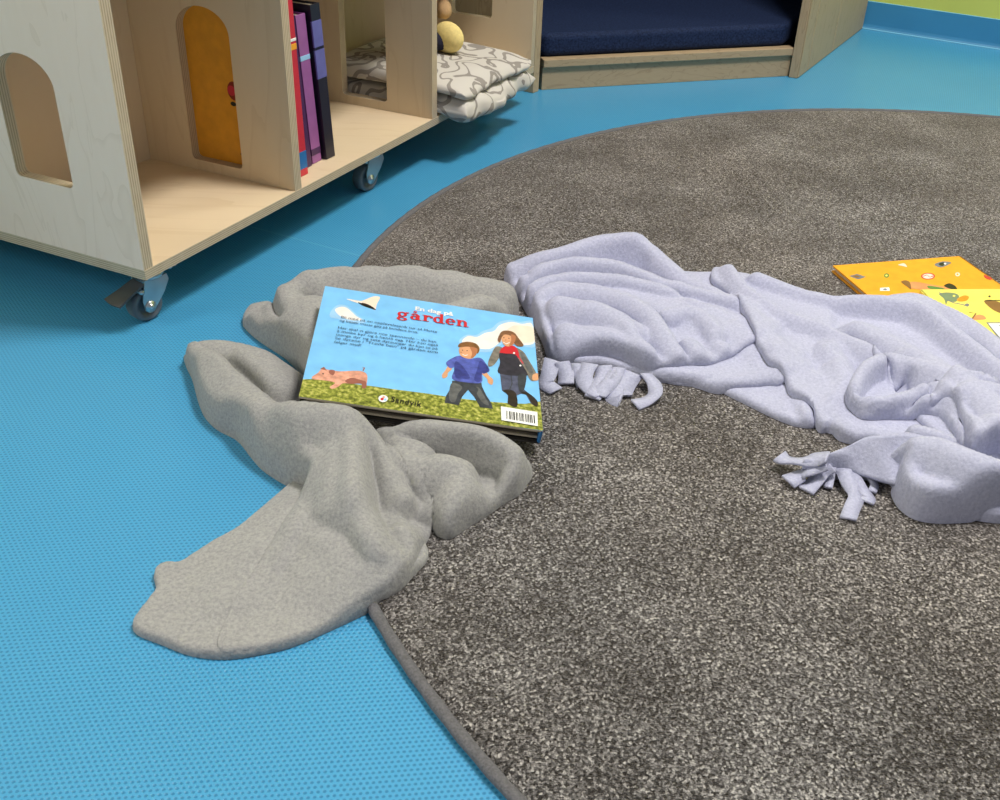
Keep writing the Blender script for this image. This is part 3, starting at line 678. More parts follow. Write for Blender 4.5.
rows = [('Bli med på en opplevelsesrik tur til Mette', (341, 318.5), (437, 333.5)), ('og besøk masse gøy på bondens bruk.', (339.5, 322), (418.5, 334)),
        ('Her skal vi gjøre noe spennende – du kan', (338, 329), (436, 343.5)), ('å melke kyr og å hente egg. Her kan også', (337, 332.5), (438, 347)),
        ('mange dyr og søte dyreunger du kan se på', (336, 336), (437.5, 350.5)), ('Se dyrene i "Travle bein" på gården som', (335, 339.5), (437.5, 354)), ('følger med!', (334, 343.5), (361, 347))]
for body, p0, p1 in rows: A.text(body, p0, p1, 'ink', .0062)
A.ell(383, 399.5, 4.8, 3.6, 'white'); A.ell(382, 400, 1.8, 1.4, 'red', 10); A.ell(385, 400.5, 1.6, 1.3, 'sky_pale', 10); A.ell(383.6, 398, 1.3, 1, 'pig', 10)
A.text('Sandvik', (390.5, 402.3), (421, 407.8), 'black', .0128, .012, 0, 1.12)
A.shape([(500.5, 407.2), (537.2, 413), (537.6, 427), (501.2, 421)], 'white', False)
q0 = Vector(on(505, 419.5, BF)); q1 = Vector(on(535, 424.5, BF)); up_ = Vector((0, .0135)); rb = random.Random(4); x = 0.04
while x < .98:
    w_ = rb.choice([.014, .02, .035, .05]); A.local([tuple(q0.lerp(q1, x)), tuple(q0.lerp(q1, min(x+w_, 1))), tuple(q0.lerp(q1, min(x+w_, 1))+up_), tuple(q0.lerp(q1, x)+up_)], 'black'); A.h -= .000012; x += w_+rb.choice([.016, .024, .04])
tag(part(mb, 'back_cover', book, merge=False), 'printed back cover with a pig, a boy and a girl on a meadow')
mb = MB(); mb.box((0, 0, -BT), (BW, BD, -BT+.0018), M['black'], BF); part(mb, 'front_cover', book)
mb = MB()
k = 5; zt = -.0024; th = (BT-.0048)/k
for i in range(k):
    r_ = random.Random(i); mb.box((.004+r_.uniform(0, .003), .0045+r_.uniform(0, .004), zt-th*(i+1)+.0004), (BW-.003, BD-.004, zt-th*i), M[['page', 'page_dark', 'page', 'page_dark', 'page'][i]], BF)
part(mb, 'pages', book)
mb = MB(); mb.box((BW-.0028, -.0002, -BT+.0002), (BW+.0006, BD, -.0002), M['spine_blue'], BF); tag(part(mb, 'spine', book, bevel=.0012), 'blue spine')

# ------------------------------------------------------------------ the two picture books under the lilac blanket
def lying_book(name, label, o, X, Y, W, D, T, cover, draw, spine=None, right=False):
    Zn = X.cross(Y).normalized(); fr = (o, X, Y, Zn)
    root = empty(name, o-Zn*T); tag(root, label, 'book', 'picture books under the lilac blanket')
    mb = MB(); mb.box((0, 0, -.0022), (W, D, 0), M[cover], fr); draw(Art(fr, mb, (.0005, W-.0005, .0005, D-.0005))); part(mb, 'front_cover', root, merge=False)
    mb = MB(); mb.box((.003, .004, -T+.0023), (W-.004, D-.004, -.0023), M['page'], fr); part(mb, 'pages', root)
    mb = MB(); mb.box((0, 0, -T), (W, D, -T+.0022), M[cover], fr); part(mb, 'back_cover', root)
    mb = MB(); mb.box((-.0012 if not right else W-.0022, 0, -T), (.0022 if not right else W+.0012, D, 0), M[spine or cover], fr); part(mb, 'spine', root, bevel=.0008)
OT = .0095; zb = CARPET_H+OT+.0005
p_bl, p_br, p_l = Vector(at(833, 265.5, zb)), Vector(at(959.5, 256, zb)), Vector(at(862, 291, zb))
X = (p_br-p_bl).normalized(); Y = Vector((-X.y, X.x, 0)); W = (p_br-p_bl).length; D = .24; o = p_bl-Y*D
def draw_orange(A):
    A.shape([(849, 276), (857, 274), (866, 277), (858, 279.5)], 'grey', False); A.shape([(852, 276), (857, 275.2), (861, 277), (857, 278)], 'brown', False)
    A.ell(886.5, 275.6, 2.6, 2.2, 'green'); A.ell(886.5, 275.6, 1.2, 1, 'yellow', 8)
    A.ell(928, 276.3, 7, 3.3, 'red', 20); A.ell(928, 276.3, 5.6, 2.5, 'cloud_warm', 20); A.line([(923, 276.5), (927, 275), (930, 277.5), (933, 276)], .0018, 'red')
    A.shape([(936, 263.5), (943, 261.5), (951, 262.5), (948, 265), (941, 267.5), (935, 265.5)], 'grey'); A.shape([(940, 263), (946, 262.5), (943, 266), (939, 265)], 'black'); A.ell(945, 263.7, 1.3, 1, 'white', 8)
    A.ell(957.5, 274.5, 2.4, 2, 'cloud_warm'); A.ell(957.5, 274.5, 1.1, 1, 'orange', 8); A.shape([(898, 265), (904, 263.5), (907, 267), (902, 266)], 'cloud_warm')
    A.shape([(984, 275), (989, 277), (993, 278), (990, 280), (985, 278)], 'red'); A.shape([(880, 288), (889, 287.5), (890, 291), (880, 291)], 'white', False); A.ell(885, 289.5, 2, .9, 'grey', 10)
    # long dog
    A.shape([(906, 283.5), (915, 282), (930, 284.5), (945, 287), (952, 286), (953, 291), (935, 291), (918, 289.5), (910, 288)], 'tan'); A.shape([(901, 282), (906, 280.5), (910, 283), (911, 289.5), (907.5, 287)], 'brown'); A.shape([(944, 286), (949, 283.5), (955, 286), (957, 290), (950, 289)], 'black'); A.shape([(928, 286), (942, 288), (944, 290), (930, 289)], 'green')
lying_book('picture_book', 'orange picture book with small scattered pictures, tucked under the far side of the lilac blanket', o, X, Y, W, D, OT, 'orange', draw_orange, 'orange_deep', True)
z1 = zb+.0125
y_tl = Vector(at(920.5, 289.5, z1)); y_tr = Vector(at(1000, 289, z1)); Xd = (y_tr-y_tl).normalized(); Yd = Vector((-Xd.y, Xd.x, 0))
def draw_yellow(A):
    A.shape([(939, 294), (947, 292.5), (957, 294), (959, 298), (955, 302), (948, 301), (946, 304.5), (944, 299)], 'sage'); A.shape([(957, 299), (964, 295.5), (969, 297), (966, 301), (959, 301.5)], 'orange_deep'); A.line([(947, 300), (954, 303), (962, 304.5), (968, 306.5)], .0022, 'grey'); A.ell(967, 305, 2.2, 1.5, 'grey', 10); A.shape([(941, 293), (938, 292), (943, 296)], 'grey', False); A.ell(954, 296, 1.5, 1, 'yellow', 8)
    A.line([(950, 313), (957, 316), (963, 314)], .0022, 'green'); A.shape([(971, 319), (977, 315), (983, 315.5), (986, 319), (978, 320)], 'tan'); A.line([(969, 312.5), (976, 313.5), (972, 319)], .0018, 'brown'); A.line([(967, 324), (972, 324.5), (977, 324)], .003, 'black')
    A.shape([(984, 301), (992, 300), (1003, 304), (1012, 309), (1005, 314), (995, 311), (988, 306)], 'brown'); A.line([(985, 301), (996, 300.5), (1010, 301)], .0022, 'black'); A.ell(989.5, 296.5, 1.2, .9, 'black', 8)
    A.shape([(986, 322.5), (1020, 322.5), (1034, 340), (1000, 340)], 'grey', False); A.shape([(988, 323.5), (1018, 323.5), (1031, 339), (1001, 339)], 'white', False); A.line([(999, 326), (1012, 326)], .002, 'black'); A.line([(1002, 331), (1016, 331)], .002, 'black')
    A.shape([(977, 333), (984, 332), (990, 337), (984, 340), (979, 337)], 'tan'); A.line([(984, 334), (990, 338), (997, 341)], .003, 'brown'); A.line([(996, 349), (1004, 347)], .0022, 'green'); A.shape([(1010, 350), (1022, 345), (1030, 352), (1020, 358)], 'orange_deep')
lying_book('picture_book', 'yellow picture book with small comic figures, lying half on the orange book', y_tl-Yd*.25, Xd, Yd, .2, .25, .012, 'yellow', draw_yellow)
# ------------------------------------------------------------------ blankets: layered height fields of folded fleece
RES = .0026
def ground_h(X, Y):
    d = np.hypot(X-CARPET_C.x, Y-CARPET_C.y)
    return CARPET_H*np.clip((CARPET_R-d)/.012, 0, 1)
def crom(P, k=6, closed=False):
    P = np.array(P, float); n = len(P); out = []
    rng = range(n) if closed else range(n-1)
    for i in rng:
        g = lambda j: P[(i+j) % n] if closed else P[min(max(i+j, 0), n-1)]
        p0, p1, p2, p3 = g(-1), g(0), g(1), g(2)
        for j in range(k):
            t = j/k; out.append(.5*((2*p1)+(-p0+p2)*t+(2*p0-5*p1+4*p2-p3)*t*t+(-p0+3*p1-3*p2+p3)*t**3))
    if not closed: out.append(P[-1])
    return np.array(out)
def world(pts):
    """(px, py, z[, back]) -> x, y, z; z above the floor; back pushes the point away from the camera"""
    out = []
    for p in pts:
        z = p[2] if len(p) > 2 else .0
        q = at(p[0], p[1], z)
        if len(p) > 3:
            d = np.array([q[0], q[1], 0]); d /= np.linalg.norm(d); q = q+d*p[3]
        out.append((q[0], q[1], z))
    return out
def seg_dist(X, Y, L):
    """distance, signed side and interpolated z to a polyline"""
    best = np.full(X.shape, 1e9); zz = np.zeros(X.shape); sd = np.zeros(X.shape)
    for a, b in zip(L[:-1], L[1:]):
        dx, dy = b[0]-a[0], b[1]-a[1]; l2 = dx*dx+dy*dy+1e-12
        t = np.clip(((X-a[0])*dx+(Y-a[1])*dy)/l2, 0, 1)
        ex, ey = X-a[0]-t*dx, Y-a[1]-t*dy; d = np.hypot(ex, ey)
        k = d < best; best[k] = d[k]; zz[k] = (a[2]+t*(b[2]-a[2]))[k]; sd[k] = np.sign(dx*ey-dy*ex)[k]
    return best, zz, sd
def inside(X, Y, P):
    r = np.zeros(X.shape, bool); n = len(P); j = n-1
    for i in range(n):
        xi, yi, xj, yj = P[i][0], P[i][1], P[j][0], P[j][1]
        c = ((yi > Y) != (yj > Y)) & (X < (xj-xi)*(Y-yi)/((yj-yi) if abs(yj-yi) > 1e-12 else 1e-12)+xi)
        r ^= c; j = i
    return r
def blur(Zf, n):
    for _ in range(n):
        P = np.pad(Zf, 1, mode='edge'); Zf = (P[1:-1, 1:-1]*4+(P[:-2, 1:-1]+P[2:, 1:-1]+P[1:-1, :-2]+P[1:-1, 2:])*2+P[:-2, :-2]+P[2:, 2:]+P[:-2, 2:]+P[2:, :-2])/16
    return Zf
# the cloth gives way under the board book
BOOK_FOOT = [tuple((BO+BX*a+BY*b-BZ*BT*.5))[:2] for a, b in ((-.001, -.001), (BW+.001, -.001), (BW+.001, BD+.001), (-.001, BD+.001))]
def book_underside(x, y):
    q = BO-BZ*BT
    return q.z-((x-q.x)*BZ.x+(y-q.y)*BZ.y)/BZ.z
class Blanket:
    def __init__(s, pts, pad=.02):
        W_ = np.array(world(pts)); s.x0, s.y0 = W_[:, 0].min()-pad, W_[:, 1].min()-pad; x1, y1 = W_[:, 0].max()+pad, W_[:, 1].max()+pad
        s.nx = int((x1-s.x0)/RES)+2; s.ny = int((y1-s.y0)/RES)+2
        s.X, s.Y = np.meshgrid(s.x0+np.arange(s.nx)*RES, s.y0+np.arange(s.ny)*RES)
        s.Z = ground_h(s.X, s.Y); s.V = []; s.F = []
    def block(s, fr, pts, h):
        """something already lying there (a book): the cloth goes over it"""
        P = [tuple(q) for q in pts]; k = inside(s.X, s.Y, P); s.Z[k] = np.maximum(s.Z[k], h)
    def layer(s, outline, strokes, marks=(), base=.006, r=.016, gap=.0025, smooth=2, p=7, thick=.004, wob=.0012, relax=0, hard=False, lam=.0034, thin=None):
        O = crom(world(outline), 5, True); X, Y = s.X.copy(), s.Y.copy()
        ins = inside(X, Y, O); OL = np.vstack([O, O[:1]])
        # snap the outer ring of grid corners to the outline
        cell = ins[:-1, :-1] | ins[1:, :-1] | ins[:-1, 1:] | ins[1:, 1:]
        need = np.zeros_like(ins); need[:-1, :-1] |= cell; need[1:, :-1] |= cell; need[:-1, 1:] |= cell; need[1:, 1:] |= cell
        ring = need & ~ins; ii = np.argwhere(ring)
        bx = np.full(len(ii), 1e9); qx = X[ring].copy(); qy = Y[ring].copy(); px, py = X[ring], Y[ring]
        for a, b in zip(OL[:-1], OL[1:]):
            dx, dy = b[0]-a[0], b[1]-a[1]; l2 = dx*dx+dy*dy+1e-12; t = np.clip(((px-a[0])*dx+(py-a[1])*dy)/l2, 0, 1)
            cx, cy = a[0]+t*dx, a[1]+t*dy; d = np.hypot(px-cx, py-cy); k = d < bx; bx[k] = d[k]; qx[k] = cx[k]; qy[k] = cy[k]
        X[ring] = qx; Y[ring] = qy
        D, _, _ = seg_dist(X, Y, OL); D[~ins] = 0
        H = (np.full(X.shape, base)+s.Z*0)**p
        for st in strokes:
            L = crom(world(st[0]), 5); w_ = st[1]; d, z, sd = seg_dist(X, Y, L)
            if isinstance(w_, (tuple, list)): ww = np.where(sd > 0, w_[0], w_[1])
            else: ww = w_
            q = d/ww; prof = np.exp(-q*q*.9)
            H += (np.maximum(z, 0)*prof)**p
        H = H**(1/p)
        for mk in marks:
            L = crom(world(mk[0]), 5); d, z, sd = seg_dist(X, Y, L); w_ = mk[2]
            # fade towards both ends of the crease
            a, b = L[0], L[-1]; ends = np.minimum(np.hypot(X-a[0], Y-a[1]), np.hypot(X-b[0], Y-b[1])); fade = np.clip(ends/(w_*2.5), .0, 1)
            k = mk[3] if len(mk) > 3 else 'g'
            f = np.exp(-(d/w_)**2) if k == 'g' else np.exp(-d/w_)
            if k == 's': f = f*np.clip(.5+.5*sd*np.minimum(d/(w_*.15), 1), 0, 1)   # one-sided step
            H += mk[1]*f*fade
        H = blur(H, smooth)
        g = np.sin(X*61+np.sin(Y*47)*2)*np.sin(Y*73+np.sin(X*39)*2)
        H = H+wob*g
        e = np.clip(D/r, 0, 1); e = np.sqrt(1-(1-e)**2)
        base_z = blur(s.Z, 1+relax)
        over = H-base_z-gap if not hard else H
        over = .5*(over+np.sqrt(over*over+.00002))     # soft max(over, 0)
        fd = 1.0
        if thin:
            q = at(thin[0], thin[1], 0); fd = np.clip(np.hypot(X-q[0], Y-q[1])/thin[2], 0, 1)**1.5
            e = e*(fd+(1-fd)*np.clip(D/.03, 0, 1))
        top = base_z+fd*(gap+thick*np.minimum(e*1.3, 1))+e*over
        top = np.maximum(top, s.Z+.0012)
        used = need
        idx = -np.ones(X.shape, int); idx[used] = np.arange(used.sum())
        off = sum(len(v) for v in s.V)
        # roll the crests over a little: slopes move outwards, valleys close to creases
        full = np.where(used, top, base_z); hb = blur(full, 2); gy, gx = np.gradient(hb, RES)
        gm = np.hypot(gx, gy)+1e-9; lim = np.minimum(gm, 1.4)/gm*np.clip(.25+D/.012, 0, 1)
        V = np.stack([(X-lam*gx*lim)[used], (Y-lam*gy*lim)[used], top[used]], -1)
        kb = inside(V[:, 0], V[:, 1], BOOK_FOOT); V[kb, 2] = np.minimum(V[kb, 2], np.maximum(book_underside(V[kb, 0], V[kb, 1])-.0006, .0015)); s.V.append(V)
        c = np.argwhere(cell); F = np.stack([idx[c[:, 0], c[:, 1]], idx[c[:, 0], c[:, 1]+1], idx[c[:, 0]+1, c[:, 1]+1], idx[c[:, 0]+1, c[:, 1]]], -1)+off
        s.F.append(F)
        # skirt down to what lies below
        cnt = {}
        for q in (F-off).tolist():
            for a, b in zip(q, q[1:]+q[:1]): cnt[(a, b)] = 1
        bd = [(a, b) for (a, b) in cnt if (b, a) not in cnt]
        vs = sorted({v for e_ in bd for v in e_}); mp = {v: i for i, v in enumerate(vs)}
        zlow = base_z[used][vs]+.0004; Vb = V[vs].copy(); Vb[:, 2] = np.minimum(zlow, Vb[:, 2]-.001)
        o2 = off+len(V); s.V.append(Vb); s.F.append(np.array([[a+off, mp[a]+o2, mp[b]+o2, b+off] for a, b in bd]))
        s.Z = np.where(ins, np.maximum(s.Z, top), s.Z); s.Z[ring] = np.maximum(s.Z[ring], 0)
    def sheet(s, far_, near_, bulge=.004, m=14):
        """a free-hanging piece of the cloth between two edges"""
        A_ = crom(world(far_), 6); B_ = crom(world(near_), 6); n = len(A_); off = sum(len(v) for v in s.V); V = []
        for i in range(n):
            for j in range(m+1):
                t = j/m; p = A_[i]*(1-t)+B_[i]*t; p = p+np.array([0, 0, (bulge-.013*max(0, 1-i/(n*.55)))*math.sin(PI*t)+.0016*math.sin(i*.45+t*3)*math.sin(PI*t)]); V.append(p)
        V = np.array(V); nn = len(V); F = []
        lo_ = V.copy(); lo_[:, 2] -= .003
        g = lambda i, j: i*(m+1)+j
        for i in range(n-1):
            for j in range(m):
                q = [g(i, j), g(i+1, j), g(i+1, j+1), g(i, j+1)]; F.append(q); F.append([k+nn for k in q[::-1]])
        rim = [g(i, 0) for i in range(n)]+[g(n-1, j) for j in range(1, m+1)]+[g(i, m) for i in range(n-2, -1, -1)]+[g(0, j) for j in range(m-1, 0, -1)]
        for a, b in zip(rim, rim[1:]+rim[:1]): F.append([b, a, a+nn, b+nn])
        s.V.append(np.vstack([V, lo_])); s.F.append(np.array(F)+off)
    def height(s, x, y):
        return s.Z[int(round((y-s.y0)/RES)), int(round((x-s.x0)/RES))]
    def build(s, name, mat):
        V = np.vstack(s.V); F = np.vstack(s.F)
        me = bpy.data.meshes.new(name); me.vertices.add(len(V)); me.vertices.foreach_set('co', V.astype(np.float32).ravel())
        me.loops.add(F.size); me.loops.foreach_set('vertex_index', F.astype(np.int32).ravel()); me.polygons.add(len(F))
        me.polygons.foreach_set('loop_start', np.arange(0, F.size, 4, dtype=np.int32)); me.polygons.foreach_set('loop_total', np.full(len(F), 4, dtype=np.int32))
        me.update(calc_edges=True); me.validate(); me.polygons.foreach_set('use_smooth', np.ones(len(me.polygons), bool)); me.materials.append(M[mat])
        o = bpy.data.objects.new(name, me); col.objects.link(o); return o

# ---- grey fleece
G = Blanket([(120, 650), (560, 650), (560, 250), (180, 250), (300, 230)])
# flat tail
G.layer([(134, 631), (148, 606), (157, 592), (155, 578), (162, 570), (178, 568), (195, 558), (215, 545), (240, 532), (265, 512), (287, 492), (310, 470), (345, 470), (400, 520), (428, 560), (412, 584), (395, 601), (370, 612), (330, 631), (290, 648), (260, 655), (235, 659), (212, 659), (188, 655), (165, 646)],
        [([(300, 505, .016), (265, 545, .014), (230, 590, .010)], .035), ([(330, 520, .026), (350, 560, .024), (370, 590, .014)], .045), ([(380, 560, .026), (400, 570, .022)], .03)],
        [([(157, 572), (172, 572), (180, 577)], .006, .004), ([(160, 580), (158, 596)], -.003, .004)], base=.004, r=.007, thick=.003, gap=.002)
# inner sheet behind the front fold
G.layer([(186, 347, .026), (196, 341, .028), (215, 340, .028), (238, 342, .028), (258, 347, .026), (278, 356, .022), (300, 368, .02), (330, 385, .02), (335, 415, .02), (300, 425, .02), (240, 395, .01), (205, 372, .01)],
        [([(196, 345, .026), (235, 347, .028), (268, 362, .028), (280, 382, .03)], .022), ([(240, 352, .028), (262, 366, .032), (272, 382, .03)], .008)], base=.012, r=.008)
# back roll under the book
G.layer([(243, 320, .006), (248, 305, .012), (256, 298, .018), (270, 290, .026, .004), (280, 274, .048, .01), (300, 266, .052, .012), (345, 260, .056, .016), (385, 258, .056, .018), (430, 265, .054, .018), (480, 269, .05, .016), (509, 273, .044, .010), (517, 290, .03, .004), (515, 315, .012), (480, 345), (400, 360), (325, 395), (300, 372), (285, 358), (262, 343), (250, 333)],
        [([(287, 290, .05), (310, 276, .056), (345, 270, .058), (400, 269, .058), (450, 274, .056), (500, 284, .046)], (.030, .035)), ([(287, 292, .05), (288, 325, .045), (300, 352, .034)], .028), ([(256, 312, .026), (270, 328, .026)], .018),
         ([(310, 300, .056), (330, 340, .05), (420, 320, .055), (480, 300, .05)], .045)],
        [([(277, 288), (276, 310), (280, 335), (290, 350)], -.020, .0045), ([(300, 275, .05), (330, 290, .05), (390, 280, .05)], .005, .008), ([(285, 300, .04), (305, 290, .05), (320, 288, .05)], -.008, .006), ([(345, 262, .05), (360, 275, .05), (400, 272, .05)], -.0035, .008), ([(420, 268, .055), (450, 276, .055), (490, 276, .05)], -.0035, .008)], base=.012, r=.022)
# right lobe in front of the book
G.layer([(430, 535), (438, 543), (450, 546), (470, 533), (488, 522), (503, 511), (518, 502), (527, 490), (532, 474, .01), (530, 458, .02, .004), (524, 447, .03, .006), (510, 433, .042, .01), (485, 421, .048, .012), (440, 415, .048, .012), (400, 417, .044, .012), (365, 424, .04, .01), (365, 470), (395, 520)],
        [([(385, 430, .042), (412, 425, .047), (440, 424, .051), (478, 430, .053), (504, 443, .049), (516, 458, .044), (508, 480, .036), (494, 503, .024), (476, 518, .014)], (.020, .012)), ([(520, 455, .04), (527, 470, .024), (520, 490, .014)], .012),
         ([(396, 452, .040), (418, 462, .042), (445, 466, .044)], .024), ([(440, 460, .045), (462, 468, .044), (455, 498, .038), (448, 528, .02)], (.026, .022)), ([(395, 440, .038), (420, 448, .04)], .02)],
        [([(430, 440, .045), (446, 442, .042), (462, 447, .038), (474, 456, .036), (480, 470, .033), (474, 492, .03)], -.013, .006), ([(386, 428, .04), (404, 427, .04)], -.010, .003), ([(461, 472, .04), (460, 492, .03)], -.005, .005), ([(516, 478, .03), (508, 488, .026), (502, 498, .02)], -.012, .004), ([(402, 480, .04), (425, 475, .042), (440, 478, .043)], .003, .008)], base=.012, r=.018, lam=.0025)
# front fold, sweeping from the left tip down to the tail
G.layer([(184, 346, .014), (186, 362, .006), (193, 380), (199, 402), (206, 418), (218, 430), (238, 441), (252, 458), (264, 471), (284, 484), (304, 494), (310, 502), (298, 522), (280, 548), (258, 580), (236, 612), (222, 640), (220, 656), (235, 658), (290, 648), (330, 631), (370, 612), (395, 601), (412, 584), (420, 562), (432, 538), (434, 522), (420, 505), (412, 490, .02), (404, 468, .035), (390, 440, .045), (376, 424, .052, .003), (360, 413, .060, .003), (340, 406, .066, .004), (318, 402, .067, .004), (298, 399.5, .066, .004), (284, 398, .058, .005), (270, 392, .05, .005), (256, 381, .048, .004), (240, 369, .044, .003), (222, 353, .038, .003), (206, 347, .032, .003)],
        [([(194, 350, .024), (210, 352, .036), (224, 358, .041), (241, 374, .048), (257, 387, .054), (272, 398, .060), (298, 404, .068), (330, 408, .071), (352, 415, .067), (368, 430, .057), (384, 455, .046), (396, 480, .04), (402, 500, .034)], (.016, .040)),
         ([(208, 385, .026), (225, 412, .028), (262, 445, .032), (300, 475, .034)], .028), ([(340, 420, .058), (345, 460, .056), (345, 500, .05), (335, 535, .030)], .038), ([(300, 430, .05), (310, 460, .046)], .03),
         ([(350, 490, .05), (375, 535, .042), (394, 560, .032), (388, 580, .020)], .022), ([(400, 530, .034), (414, 545, .03)], .022), ([(309, 508, .028), (296, 530, .026), (268, 574, .015), (246, 602, .007)], (.012, .03)), ([(310, 600, .008), (350, 592, .012)], .03)],
        [([(255, 418, .035), (278, 440, .04), (300, 448, .045), (322, 440, .05)], -.012, .011), ([(272, 470, .03), (277, 450, .04), (286, 430, .045)], .0022, .003), ([(281, 474, .03), (286, 454, .04), (295, 434, .045)], .0022, .003), ([(290, 478, .03), (296, 458, .04), (304, 440, .045)], .0022, .003), ([(300, 482, .03), (306, 462, .04), (313, 444, .045)], .002, .003),
         ([(352, 430, .055), (356, 475, .052), (354, 515, .046)], .006, .007), ([(367, 435, .05), (374, 480, .045), (376, 520, .04)], -.009, .007), ([(338, 430, .055), (340, 470, .05), (336, 510, .045)], -.004, .007), ([(318, 535, .034), (335, 560, .03), (358, 585, .022), (385, 595, .014)], -.022, .013), ([(305, 545, .028), (315, 570, .024), (335, 600, .014)], .010, .012), ([(240, 604, .014), (270, 598, .016), (310, 600, .014), (340, 598, .014)], -.013, .011), ([(232, 625, .008), (270, 625, .010), (320, 615, .010)], .004, .010),
         ([(390, 506, .034), (402, 512, .03), (416, 514, .02), (430, 526, .012)], -.014, .005), ([(396, 498, .036), (408, 500, .032), (416, 506, .026)], .008, .005), ([(385, 580, .024), (400, 560, .03)], -.006, .006), ([(292, 425, .045), (262, 405, .04), (232, 385, .035)], -.006, .009), ([(350, 520, .04), (372, 545, .04), (385, 575, .03)], .006, .010), ([(376, 545, .03), (392, 575, .02)], -.006, .006)], base=.003, r=.014, gap=.001, thick=.003, lam=.0025, thin=(228, 640, .115))
go = G.build('fleece_blanket', 'grey_fleece'); tag(go, 'crumpled grey fleece blanket lying half on the carpet, half on the blue floor', 'blanket')

# ---- lilac fleece
Lb = Blanket([(500, 225), (1060, 260), (1060, 560), (500, 560), (620, 200)])
for q, h in (([p_bl-Y*.24, p_bl-Y*.24+X*.19, p_br, p_bl], zb), ([y_tl-Yd*.25, y_tl-Yd*.25+Xd*.2, y_tl+Xd*.2, y_tl], z1)):
    Lb.block(None, q, h+.001)
Lb.Z = blur(Lb.Z, 14)
far = [(715, 270, .034, .006), (734, 262, .048, .012), (752, 266, .046, .012), (780, 277, .042, .012), (805, 286, .038, .012), (830, 291, .036, .010), (852, 291, .04, .010), (890, 290, .042, .010), (918, 290, .04, .008), (946, 309, .036, .004), (975, 330, .034, .004), (1000, 351, .032, .004), (1060, 400, .03)]
farL = [(505, 268, .028, .006), (520, 259, .036, .010), (545, 250, .044, .012), (575, 241, .052, .014), (605, 233, .06, .016), (630, 230.5, .066, .018), (646, 235, .063, .016), (660, 246, .055, .014), (676, 262, .044, .010), (695, 269, .036, .008)]
# lowest sheet: only its edges show
Lb.layer([(530, 280, .03)]+farL[2:]+far+[(1060, 520), (940, 520), (880, 460), (838, 448), (826, 433), (808, 435), (790, 432), (768, 423), (738, 408), (712, 396), (690, 393), (660, 388), (620, 370), (560, 350)],
         [([(600, 300, .02), (700, 320, .024), (760, 350, .02), (800, 400, .016)], .04), ([(720, 398, .014), (760, 410, .016), (795, 420, .018), (815, 424, .018)], .016), ([(800, 398, .02), (806, 414, .02), (800, 428, .014)], .010)],
         [([(795, 408, .02), (800, 420, .018), (806, 430, .014)], -.006, .004), ([(790, 418, .02), (780, 412, .018), (765, 405, .018)], -.003, .005)], base=.010, r=.014, lam=.0015)
Lb.layer([(530, 280, .03)]+farL[2:]+far[:5]+[(830, 340), (812, 370), (785, 388.5, .014), (765, 390, .012), (740, 392.5, .010), (715, 394, .008), (690, 393), (660, 389), (640, 384), (615, 376), (598, 372), (575, 372), (560, 360)],
         [([(600, 300, .026), (680, 320, .030), (740, 340, .03), (770, 362, .028)], .035), ([(668, 384, .016), (705, 384, .018), (745, 378, .022), (780, 374, .026)], .012), ([(772, 352, .032), (776, 366, .03), (782, 380, .024)], .012)],
         [([(762, 352, .03), (768, 364, .028), (776, 376, .024)], -.009, .005)], base=.012, r=.010, lam=.0015, gap=.003)
